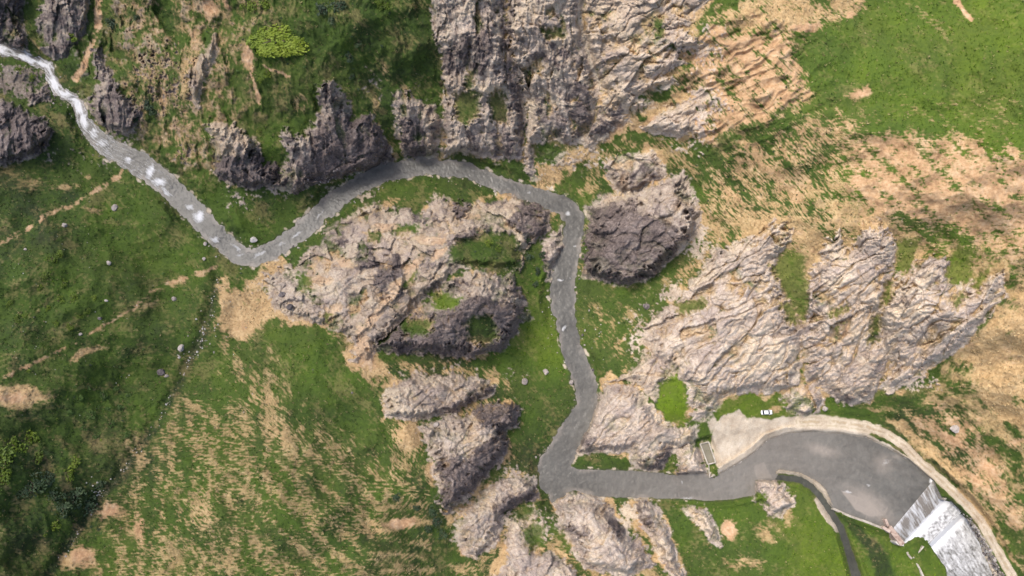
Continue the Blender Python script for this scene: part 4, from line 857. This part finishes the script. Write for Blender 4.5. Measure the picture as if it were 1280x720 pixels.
for u, v, r, k, lb in [(81,282,6,'pale','grey boulder in the meadow just below the red dirt trail'),(218,374,6,'pale','round pinkish boulder on a tan knoll left of the stony gully'),(133,376,3.5,'pale','small grey boulder among bright shrubs on the left meadow'),
  (125,398,4.5,'dark','bluish dark boulder beside the thin tan footpath'),(101,418,3,'pale','small pale boulder touching the lower footpath on the left'),(202,465,9,'dark','big dark boulder with a pale foot in the gully head'),(208,470,5,'pale','pale boulder leaning on the big dark gully boulder'),(227,435,7,'pale','pale boulder cluster stone in the upper stony gully'),
  (317,300,7,'white','white boulder on the grass point inside the V-shaped river bend'),(255,324,4,'pale','pale boulder on the grassy bank above the V-shaped bend'),(257,305,5,'pale','flat grey boulder at the river edge before the V-shaped bend'),(144,260,7,'pale','flat purple-grey slab in a dry patch of the left meadow'),(136,329,5,'pale','low grey slab in the middle of the left meadow'),
  (32,312,3,'pale','tan stone beside the left end of the red dirt trail'),(353,369,8,'dark','black boulder at the west foot of the wide rock knoll'),(363,384,7,'dark','black boulder just south of its twin at the rock knoll foot'),(808,383,8,'dark','dark boulder on the green meadow under the big crag'),
  (682,465,6,'pale','pink boulder standing in the bright riverside grass'),(656,477,8,'pale','low pale slab on the grass near the flat grey rock slab'),(714,478,6,'pale','pink boulder on the left river bank at its lower bend'),(1193,535,9,'pale','flat oval boulder on the orange slope at the far right'),(1031,511,6,'pale','small pale boulder against the dome near the road'),
  (391,462,1.6,'dark','tiny black rock alone in the bright green meadow'),(440,491,2.5,'dark','small brown rock in the green meadow left of the grey slab'),(545,531,7,'pale','smooth grey boulder leaning on the crag with the dark overhang'),(712,252,4,'dark','dark stone at the river edge under the rock knoll tip'),(52,74,4,'dark','black rock splitting the first white rapids'),(24,74,3,'dark','black rock in the foam near the left frame edge')]:
    stone('boulder', u, v, r, k, lb, 'boulder', None, .2)
def along(pts, n, spread, rr, kind, name, label, cat, group, ok=None):
    P = [np.array(p[:2], float) for p in pts]; L_ = [np.linalg.norm(b - a) for a, b in zip(P[:-1], P[1:])]; T = sum(L_)
    for _ in range(n):
        d = random.uniform(0, T); i = 0
        while i < len(L_) - 1 and d > L_[i]: d -= L_[i]; i += 1
        p = P[i] + (P[i + 1] - P[i]) * (d / L_[i]); u = p[0] + random.gauss(0, spread); v = p[1] + random.gauss(0, spread)
        if ok and not ok(u, v): continue
        stone(name, u, v, random.uniform(*rr) * random.choice((.8, 1, 1, 1.3)), random.choice(kind), label, cat, group)
GUL = [(272,347),(264,392),(250,428),(228,472),(198,528),(168,569),(148,599),(124,622),(97,666),(70,705)]
along(GUL, 90, 2.6, (.7, 1.7), ('white', 'pale', 'pale'), 'gully_stone', 'small whitish stone in the dry gully on the lower left', 'stone', 'stones in the dry gully')
along([(255,405),(250,430),(232,450)], 40, 9, (.8, 2.4), ('white', 'pale'), 'rubble_stone', 'grey-white stone in the loose rubble at the gully head', 'stone', 'rubble at the gully head')
along([(115,608),(128,616)], 14, 4, (1, 2), ('white',), 'bleached_stone', 'bright white stone in the small heap where dark bushes meet the gully', 'stone', 'white stones by the dark bushes')
along([(897,592),(924,579.5),(944,566),(961,551.5),(985,544),(1018,542),(1052,545.5),(1082,549),(1109,562),(1136,576)], 170, 1.1, (.6, 1.4), ('white', 'pale', 'pale'), 'shore_stone', 'small pale stone edging the pool below the gravel yard and road', 'stone', 'stones edging the pool')
inr = lambda u, v: sample(DROAD, u, v) > 1.5 and sample(DLOW, u, v) > 0.5
along([(1208,648),(1222,664),(1238,692),(1250,720),(1256,735)], 330, 5.0, (1.7, 3.4), ('pale', 'pale', 'dark', 'white'), 'riprap_stone', 'angular pinkish stone in the bank between lower river and road', 'stone', 'riprap bank below the weir', inr)
nr = lambda u, v: 0.5 < sample(DRIV, u, v) < 14
along([(200,232),(240,285),(270,312),(310,340),(350,325)], 60, 12, (.7, 2.0), ('pale', 'pale', 'dark'), 'bank_stone', 'small grey stone on the grassy banks of the V-shaped bend', 'stone', 'stones by the V-shaped bend', nr)
along([(20,85),(60,110),(100,150),(150,205)], 90, 12, (1, 2.6), ('dark', 'dark', 'pale'), 'rapids_stone', 'dark jagged stone edging the white rapids at upper left', 'stone', 'stones edging the rapids', lambda u, v: 0 < sample(DRIV, u, v) < 16)
along([(725,480),(700,430),(690,390),(735,400),(745,450)], 60, 12, (.6, 1.6), ('pale', 'white'), 'meadow_stone', 'small pale stone on the riverside meadow along the straight reach', 'stone', 'stones along the straight reach', lambda u, v: sample(DRIV, u, v) > 1)
along([(370,235),(400,225),(440,212)], 50, 5, (.6, 1.6), ('pale', 'white'), 'scree_stone', 'small whitish stone at the foot of the dark river cliff', 'stone', 'stones below the dark river cliff', lambda u, v: sample(DRIV, u, v) > 1)
for _ in range(90):
    u, v = random.uniform(10, 330), random.uniform(230, 520)
    if sample(DRIV, u, v) > 10 and sample(rock, u, v) < .2: stone('field_stone', u, v, random.uniform(.5, 1.2), random.choice(('white', 'pale')), 'tiny pale stone dotted over the broad left meadow', 'stone', 'stones dotting the left meadow')

# ------------------------------------------------------------------ trees and shrubs
def leaf_mesh(name, seed, n, size, lobes, flat, material):
    """Leaves gathered in twig clumps through the volume of an uneven crown of radius 1."""
    r = np.random.default_rng(seed)
    c = r.normal(0, 1, (lobes, 3)); c /= np.linalg.norm(c, axis=1)[:, None]; c *= r.uniform(.25, .78, (lobes, 1)); c[:, 2] = np.abs(c[:, 2]) * flat + .12
    rad = r.uniform(.2, .42, lobes)
    k = r.integers(0, lobes, n); d = r.normal(0, 1, (n, 3)); d /= np.linalg.norm(d, axis=1)[:, None]
    p = c[k] + d * (rad[k] * r.uniform(.55, 1.05, n) ** .5)[:, None] * np.array([1, 1, .8]); p[:, 2] = np.maximum(p[:, 2], .02)
    nrm = d + r.normal(0, .6, (n, 3)) + np.array([0, 0, .6]); nrm /= np.linalg.norm(nrm, axis=1)[:, None]
    t = np.cross(nrm, r.normal(0, 1, (n, 3))); t /= np.linalg.norm(t, axis=1)[:, None]; b = np.cross(nrm, t)
    s = size * r.uniform(.6, 1.3, (n, 1))
    vs = np.stack([p - t * s, p - b * s * .55 , p + t * s, p + b * s * .55], 1).reshape(-1, 3)
    me = bpy.data.meshes.new(name); me.from_pydata(vs.tolist(), [], np.arange(4 * n).reshape(-1, 4).tolist()); me.update(); me.materials.append(material)
    return me
def stem_mesh(name, seed, h):
    r = random.Random(seed); vs, fs = [], []
    def limb(a, b, ra, rb):
        d = (b - a).normalized(); x = d.orthogonal().normalized(); y = d.cross(x); k = len(vs)
        for p, q in ((a, ra), (b, rb)):
            for i in range(6):
                an = i * math.pi / 3; vs.append(p + (x * math.cos(an) + y * math.sin(an)) * q)
        for i in range(6): fs.append((k + i, k + (i + 1) % 6, k + 6 + (i + 1) % 6, k + 6 + i))
    limb(Vector((0, 0, -.1)), Vector((.02, .03, h * .5)), .05, .035)
    for i in range(6):
        an = r.uniform(0, 6.28); limb(Vector((0, 0, h * r.uniform(.2, .5))), Vector((math.cos(an) * r.uniform(.3, .55), math.sin(an) * r.uniform(.3, .55), h * r.uniform(.7, 1.1))), .03, .012)
    me = bpy.data.meshes.new(name); me.from_pydata([tuple(v) for v in vs], [], fs); me.update(); me.materials.append(BARK)
    return me
SHR = {k: [leaf_mesh('foliage_' + k, 100 * i + j, 420, .105, 11 + 3 * j, .55, LEAVES[k]) for j in range(4)] for i, k in enumerate(('bright', 'green', 'dark'))}
SHS = {k: [leaf_mesh('foliage_small_' + k, 900 + 10 * i + j, 130, .17, 7, .5, LEAVES[k]) for j in range(3)] for i, k in enumerate(('bright', 'green', 'dark'))}
STEMS = [stem_mesh('stem', j, .6) for j in range(3)]
def bush(u, v, r, k, label, group):
    p = ground(u, v); R = r * PXM * 1.12
    o = empty('bush', p - Vector((0, 0, .06 * R)), label, 'bush', random.uniform(0, 6.28)); o['group'] = group
    f = link(bpy.data.objects.new('foliage', random.choice(SHR[k]))); f.parent = o
    t = link(bpy.data.objects.new('stem', random.choice(STEMS))); t.parent = o
    q = random.uniform(.85, 1.15); o.scale = (R * q, R / q, R * random.uniform(.75, 1.0)); return o
def scrub(u, v, r, k, label, group):
    p = ground(u, v); o = link(bpy.data.objects.new('shrub', random.choice(SHS[k]))); R = r * PXM
    o.location = p - Vector((0, 0, .05 * R)); o.rotation_euler = (0, 0, random.uniform(0, 6.28)); o.scale = (R * random.uniform(.85, 1.2), R, R * random.uniform(.6, .9))
    return tag(o, label, 'shrub', group)
for g, lb, k, lst in [
  ('bright bushes at the lower left edge', 'dense yellow-green bush in the clump at the lower left edge', 'bright', [(8,575,13),(22,560,12),(38,550,10),(48,570,8),(4,595,10)]),
  ('lone bright bushes by the dark thicket', 'yellow-green bush standing apart just above the dark thicket by the gully', 'bright', [(95,578,8),(86,594,7),(68,655,7)]),
  ('dark thicket by the gully', 'dark green bush in the thicket on the left side of the dry gully', 'dark', [(45,608,14),(95,620,13),(110,632,12),(80,635,10),(30,615,9),(62,600,9),(125,605,7),(70,620,10)]),
  ('bright bushes in the left meadow', 'small bright bush scattered in the left meadow between the two trails', 'bright', [(65,325,8),(58,345,6),(74,318,6),(22,400,5),(32,395,4),(100,395,5),(92,372,6),(80,355,5),(75,375,6),(110,388,5),(50,360,4),(88,410,5),(60,385,4),(118,372,4),(70,405,4),(12,380,4)]),
  ('green bushes on the lower left slope', 'fresh green bush in the loose group between lower footpath and gully', 'green', [(130,495,6),(115,520,6),(140,530,5),(150,510,5),(120,545,5),(160,545,5),(105,535,4),(125,510,4),(88,515,5),(100,497,5),(145,487,4),(110,485,4),(135,512,4),(160,495,4)]),
  ('bushes on the island ledge', 'yellow-green bush on the grassy ledge at the top of the rock knoll', 'bright', [(610,304,6),(622,312,5)]),
  ('dark bushes on the island east flank', 'dark bush in the shaded gap between rock knoll and straight river reach', 'dark', [(660,322,7),(672,340,6),(668,356,6),(650,330,6),(678,318,5),(660,300,5)]),
  ('dark bushes under the overhanging crag', 'dark bush on the grass at the foot of the crag with the dark flank', 'dark', [(495,622,6),(545,652,8),(553,667,7),(540,640,7),(520,634,5),(535,660,6)]),
  ('bright bushes above the rapids', 'yellow-green bush on the rough bank close to the white rapids', 'bright', [(90,47,8),(24,88,6),(40,97,6)]),
  ('dark bushes on the slope above the rapids', 'round dark bush on the striped slope above the rapids', 'dark', [(140,28,10),(190,138,9),(184,128,7),(168,150,6),(172,22,6)]),
  ('bushes along the top edge', 'yellow-green bush near the top edge above or beside the broad tree', 'bright', [(312,8,9),(332,4,9),(325,163,4.5),(334,92,6),(326,100,4),(480,8,8),(472,2,6)]),
  ('dark bushes on the deep green slope', 'dark bush on the deep green slope left of the tall pinkish cliff', 'dark', [(405,12,11),(424,8,11),(436,72,8),(447,55,7),(415,25,7),(440,95,6)])]:
    for (u, v, r) in lst: bush(u, v, r, k, lb, g)
n = 0
while n < 82:
    u, v = random.uniform(868, 1032), random.uniform(182, 262)
    if random.random() < .25: u, v = random.uniform(885, 1010), random.uniform(75, 150)
    if sample(rock, u, v) < .2: scrub(u, v, random.uniform(1.1, 2.2), random.choice(('dark', 'green')), 'low dark shrub dotting the tan hillside above the pink rock face', 'shrubs dotting the tan hillside'); n += 1
n = 0
while n < 78:
    u, v = random.choice(((random.uniform(0, 330), random.uniform(230, 470)), (random.uniform(0, 230), random.uniform(480, 700))))
    if sample(DRIV, u, v) > 8 and sample(dry, u, v) < .4 and sample(DGUL, u, v) > 4: scrub(u, v, random.uniform(1.2, 3.0), random.choice(('green', 'green', 'dark', 'bright')), 'low green shrub sprinkled across the left meadow and lower left slope', 'shrubs sprinkled over the left slopes'); n += 1
n = 0
while n < 62:
    u, v = random.uniform(120, 530), random.uniform(0, 190)
    if sample(DRIV, u, v) > 8 and sample(rock, u, v) < .4: scrub(u, v, random.uniform(1.2, 3.0), random.choice(('green', 'dark', 'dark')), 'low shrub on the steep green slope north of the rapids', 'shrubs on the north slope'); n += 1
n = 0
while n < 70:
    u, v = random.choice(((random.uniform(545, 880), random.uniform(4, 200)), (random.uniform(380, 680), random.uniform(260, 430)), (random.uniform(540, 700), random.uniform(480, 700))))
    if sample(DRIV, u, v) > 5 and sample(rock, u, v) < .75 and sample(CID.astype(float), u, v) >= 0: scrub(u, v, random.uniform(1.2, 2.8), random.choice(('green', 'dark', 'dark')), 'small dark shrub rooted in a crevice of the cliffs and rock knolls', 'shrubs in the rock crevices'); n += 1
along([(330,330),(366,310),(420,262),(480,228),(545,220),(610,238),(690,262),(732,290),(726,340),(728,400),(745,460),(720,560),(670,560),(660,610)], 170, 7, (.9, 2.4), ('pale', 'dark', 'pale'), 'river_stone', 'small grey-brown stone along the banks of the river loop and straight reach', 'stone', 'stones along the river loop', lambda u, v: -1.0 < sample(DRIV, u, v) < 7)
tr = empty('broadleaf_tree', ground(347, 52) - Vector((0, 0, .3)), 'broad yellow-green tree alone on the steep upper slope', 'tree')
cr = link(bpy.data.objects.new('crown', leaf_mesh('crown', 4242, 6500, .050, 40, .5, simple_mat('tree_leaves', [(.3, (.085, .125, .008)), (.5, (.14, .195, .012)), (.7, (.21, .26, .02))], .8, .6, .3, 0)))); cr.parent = tr
tr_t = link(bpy.data.objects.new('trunk', stem_mesh('trunk', 5, .7))); tr_t.parent = tr
tr.scale = (11.5, 8.6, 6.0)

# ------------------------------------------------------------------ grass tussocks
def tussocks(n):
    r = np.random.default_rng(99)
    u = r.uniform(-8, 1288, n); v = r.uniform(-8, 728, n)
    iu = np.clip(np.searchsorted(UA, u), 0, NU - 1); iv = np.clip(np.searchsorted(VA, v), 0, NV - 1)
    k = (rock[iv, iu] < .35) & (gravc[iv, iu] < .25) & (WATER_ANY[iv, iu] > 2.0) & (DROAD[iv, iu] > 1) & (soilc[iv, iu] < .6)
    k &= r.random(n) < .35 + .65 * sst(-.3, .3, NB[iv, iu])
    u, v, iu, iv = u[k], v[k], iu[k], iv[k]; n = len(u)
    x, y, z = unproject(UA[iu], VA[iv], H[iv, iu]); base = np.stack([x, y, z], -1)
    base[:, :2] += r.uniform(-.1, .1, (n, 2))
    sz = r.uniform(.22, .55, n) * (1 + .5 * (r.random(n) < .1))
    vs = np.zeros((n, 4, 4, 3)); 
    for b in range(4):
        a = r.uniform(0, 2 * math.pi, n); dx = np.stack([np.cos(a), np.sin(a), 0 * a], -1); sd = np.stack([-np.sin(a), np.cos(a), 0 * a], -1)
        tip = base + dx * (sz * r.uniform(.5, .9, n))[:, None] + np.array([0, 0, 1.]) * (sz * r.uniform(.35, .75, n))[:, None]
        w = (sz * .28)[:, None]
        lo_ = base - np.array([0, 0, .08])
        vs[:, b] = np.stack([lo_ - sd * w, lo_ + sd * w, tip + sd * w * .6, tip - sd * w * .6], 1)
    me = bpy.data.meshes.new('grass'); c = vs.reshape(-1, 3).astype(np.float32); nf = len(c) // 4
    me.vertices.add(len(c)); me.vertices.foreach_set('co', c.ravel()); me.loops.add(nf * 4); me.loops.foreach_set('vertex_index', np.arange(nf * 4, dtype=np.int32))
    me.polygons.add(nf); me.polygons.foreach_set('loop_start', np.arange(0, nf * 4, 4, dtype=np.int32)); me.update(calc_edges=True)
    t = np.stack([np.clip(lush[iv, iu] + r.normal(0, .12, n), 0, 1), np.clip(dryc[iv, iu] + .4 * (r.random(n) < .12), 0, 1), r.random(n), 0 * x + 1], -1)
    a = me.attributes.new('tuft', 'FLOAT_COLOR', 'POINT'); a.data.foreach_set('color', np.repeat(t, 16, axis=0).astype(np.float32).ravel())
    m, nt, b = mat('grass_blades'); q = NB_(nt); A = q.attr('tuft'); sc_ = q.n('ShaderNodeSeparateColor'); q.link(A.outputs['Color'], sc_.inputs[0])
    g = q.ramp(sc_.outputs[0], [(0.0, (.024, .037, .013)), (.22, (.039, .066, .013)), (.5, (.056, .098, .012)), (.8, (.075, .128, .007)), (1, (.105, .160, .010))])
    st_ = q.ramp(sc_.outputs[2], [(.1, (.22, .16, .08)), (.9, (.46, .35, .19))])
    q.link(q.mix(sc_.outputs[1], g, st_), b.inputs['Base Color']); b.inputs['Roughness'].default_value = .8; b.inputs['Specular IOR Level'].default_value = .2
    me.materials.append(m); o = link(bpy.data.objects.new('grass', me)); o['kind'] = 'stuff'; o['label'] = 'short green and straw coloured grass tussocks over the slopes'
tussocks(110000)

# ------------------------------------------------------------------ thin vapour volume added unseen above the camera to shade the western slopes
def shade_cloud(name, c, size, dens, seed, label):
    from mathutils import noise as mn
    bm = bmesh.new(); bmesh.ops.create_icosphere(bm, subdivisions=5, radius=1)
    for v in bm.verts:
        p = v.co.copy(); k = 1 + .38 * mn.noise(p * 1.6 + Vector((seed, 0, 0))) + .16 * mn.noise(p * 4 + Vector((0, seed, 0)))
        v.co = Vector((p.x * size[0] * k, p.y * size[1] * k, p.z * size[2] * k))
    me = bpy.data.meshes.new(name); bm.to_mesh(me); bm.free(); m = bpy.data.materials.new('shade_vapour'); m.use_nodes = True; nt = m.node_tree; nt.nodes.clear()
    o_ = nt.nodes.new('ShaderNodeOutputMaterial'); pv = nt.nodes.new('ShaderNodeVolumePrincipled'); pv.inputs['Density'].default_value = dens; pv.inputs['Color'].default_value = (1, 1, 1, 1); pv.inputs['Anisotropy'].default_value = .6
    nt.links.new(pv.outputs[0], o_.inputs['Volume']); me.materials.append(m); o = link(bpy.data.objects.new(name, me)); o.location = c
    o['kind'] = 'structure'; o['label'] = label
sun_off = SUN_DIR / SUN_DIR.z
cl = Vector((-190, 10, 20)) + sun_off * 470
shade_cloud('shade_cloud', cl, (190, 270, 42), .0062, 3.1, 'thin pale vapour added out of view to shade the western slopes')

# ------------------------------------------------------------------ the parked car
PAINT = simple_mat('white_car_paint', [(.3, (.74, .75, .77)), (.7, (.80, .81, .82))], .5, .25, .5, 0, 2, .6)
GLASS = simple_mat('dark_glass', [(.3, (.010, .012, .016)), (.7, (.02, .024, .03))], 1, .08, .5, 0)
RUBBER = simple_mat('tyre_rubber', [(.3, (.012, .012, .012)), (.7, (.03, .03, .03))], 5, .9, .2, .2)
METAL = simple_mat('alloy_metal', [(.3, (.35, .35, .36)), (.7, (.5, .5, .51))], 3, .35, .5, 0)
LAMP = simple_mat('lamp_lens', [(.3, (.6, .62, .65)), (.7, (.7, .72, .75))], 3, .15, .5, 0)
RED = simple_mat('red_lens', [(.3, (.30, .01, .01)), (.7, (.4, .02, .02))], 3, .2, .5, 0)
def loft(sections):
    vs, fs = [], []; n = len(sections[0])
    for s in sections: vs += s
    for i in range(len(sections) - 1):
        for k in range(n):
            j = (k + 1) % n; fs.append((i * n + k, (i + 1) * n + k, (i + 1) * n + j, i * n + j))
    fs.append(tuple(range(n))); fs.append(tuple(reversed(range(len(vs) - n, len(vs)))))
    return vs, fs
car = empty('parked_car', ground(957.5, 515.5, .02), 'white saloon car parked on the grass beside the gravel yard', 'car', math.radians(2))
def body_section(x, w, zb, zt, sh):
    return [Vector((x, -w, zb)), Vector((x, -w * 1.0, (zb + zt) * .52)), Vector((x, -w * .97, zt - .06)), Vector((x, -w * .86, zt + sh)), Vector((x, w * .86, zt + sh)), Vector((x, w * .97, zt - .06)), Vector((x, w * 1.0, (zb + zt) * .52)), Vector((x, w, zb))]
vs, fs = loft([body_section(*a) for a in [(-2.2,.70,.42,.72,.0),(-2.12,.80,.30,.84,.02),(-1.7,.87,.25,.92,.03),(-.6,.89,.25,.94,.03),(.6,.89,.25,.92,.03),(1.5,.87,.25,.82,.04),(2.05,.80,.28,.72,.03),(2.2,.66,.38,.62,.0)]])
b_ = mesh_obj('body', vs, fs, PAINT, car, True); md = b_.modifiers.new('smooth', 'SUBSURF'); md.levels = md.render_levels = 2
def roof_section(x, wb, wt, zb, zt): return [Vector((x, -wb, zb)), Vector((x, -wt, zt - .05)), Vector((x, -wt * .8, zt)), Vector((x, wt * .8, zt)), Vector((x, wt, zt - .05)), Vector((x, wb, zb))]
vs, fs = loft([roof_section(*a) for a in [(-1.72,.80,.74,.90,.95),(-1.05,.81,.64,.90,1.40),(.35,.81,.64,.90,1.43),(1.15,.80,.76,.90,.95)]])
mesh_obj('window', vs, fs, GLASS, car, False, .02)
vs, fs = loft([[Vector((x, -w, z - .05)), Vector((x, -w * .8, z)), Vector((x, w * .8, z)), Vector((x, w, z - .05))] for x, w, z in [(-1.12,.64,1.40),(-.9,.66,1.45),(.15,.66,1.46),(.42,.64,1.42)]])
mesh_obj('roof', vs, fs, PAINT, car, False, .02)
for x in (-1.32, 1.36):
    for y in (-.80, .80):
        bm = bmesh.new(); bmesh.ops.create_cone(bm, cap_ends=True, segments=28, radius1=.32, radius2=.32, depth=.2, matrix=Matrix.Translation((x, y, .31)) @ Matrix.Rotation(math.pi / 2, 4, 'X'))
        me = bpy.data.meshes.new('wheel'); bm.to_mesh(me); bm.free(); me.materials.append(RUBBER); wo = link(bpy.data.objects.new('wheel', me)); wo.parent = car; md = wo.modifiers.new('edge', 'BEVEL'); md.width = .04; md.segments = 2; md.limit_method = 'ANGLE'
        bm = bmesh.new(); bmesh.ops.create_cone(bm, cap_ends=True, segments=24, radius1=.2, radius2=.17, depth=.03, matrix=Matrix.Translation((x, y + (.11 if y > 0 else -.11), .31)) @ Matrix.Rotation(math.pi / 2 if y < 0 else -math.pi / 2, 4, 'X'))
        me = bpy.data.meshes.new('rim'); bm.to_mesh(me); bm.free(); me.materials.append(METAL); ro = link(bpy.data.objects.new('rim', me)); ro.parent = wo
def box(name, c, d, m, parent, bev=.015):
    vs = [Vector((c[0] + sx * d[0] / 2, c[1] + sy * d[1] / 2, c[2] + sz * d[2] / 2)) for sx in (-1, 1) for sy in (-1, 1) for sz in (-1, 1)]
    return mesh_obj(name, vs, [(0, 1, 3, 2), (4, 6, 7, 5), (0, 4, 5, 1), (2, 3, 7, 6), (0, 2, 6, 4), (1, 5, 7, 3)], m, parent, False, bev)
for y in (-.58, .58):
    box('headlight', (2.10, y, .62), (.14, .30, .13), LAMP, car); box('tail_light', (-2.13, y, .72), (.12, .28, .14), RED, car); box('mirror', (.85, y * 1.62, .98), (.14, .16, .12), PAINT, car)
box('bumper', (2.17, 0, .40), (.12, 1.3, .16), RUBBER, car); box('bumper', (-2.17, 0, .42), (.12, 1.3, .16), RUBBER, car)
# ------------------------------------------------------------------ light, sky, camera
sc = bpy.context.scene
w = bpy.data.worlds.new('World'); sc.world = w; w.use_nodes = True
sky = w.node_tree.nodes.new('ShaderNodeTexSky'); sky.sky_type = 'NISHITA'; sky.sun_disc = False
sky.sun_elevation = math.asin(SUN_DIR.z); sky.sun_rotation = math.atan2(SUN_DIR.x, SUN_DIR.y); sky.dust_density = 4.0; sky.air_density = 1.0
bg = w.node_tree.nodes['Background']; w.node_tree.links.new(sky.outputs[0], bg.inputs[0]); bg.inputs[1].default_value = 0.15
L = bpy.data.lights.new('sun', 'SUN'); L.energy = 1.75; L.angle = math.radians(13); L.color = (1.0, .95, .87)
lo = bpy.data.objects.new('sun', L); link(lo); lo.rotation_euler = SUN_DIR.to_track_quat('Z', 'Y').to_euler()
cd = bpy.data.cameras.new('camera'); co_ = bpy.data.objects.new('camera', cd); link(co_)
cd.sensor_width = 36; cd.lens = 36 / (2 * math.tan(HFOV / 2)); cd.clip_end = 12000; cd.clip_start = 1
co_.location = CAM; co_.rotation_euler = (TILT, 0, 0); sc.camera = co_
sc.view_settings.view_transform = 'Standard'; sc.view_settings.look = 'None'; sc.view_settings.exposure = 0.87; sc.view_settings.gamma = 1
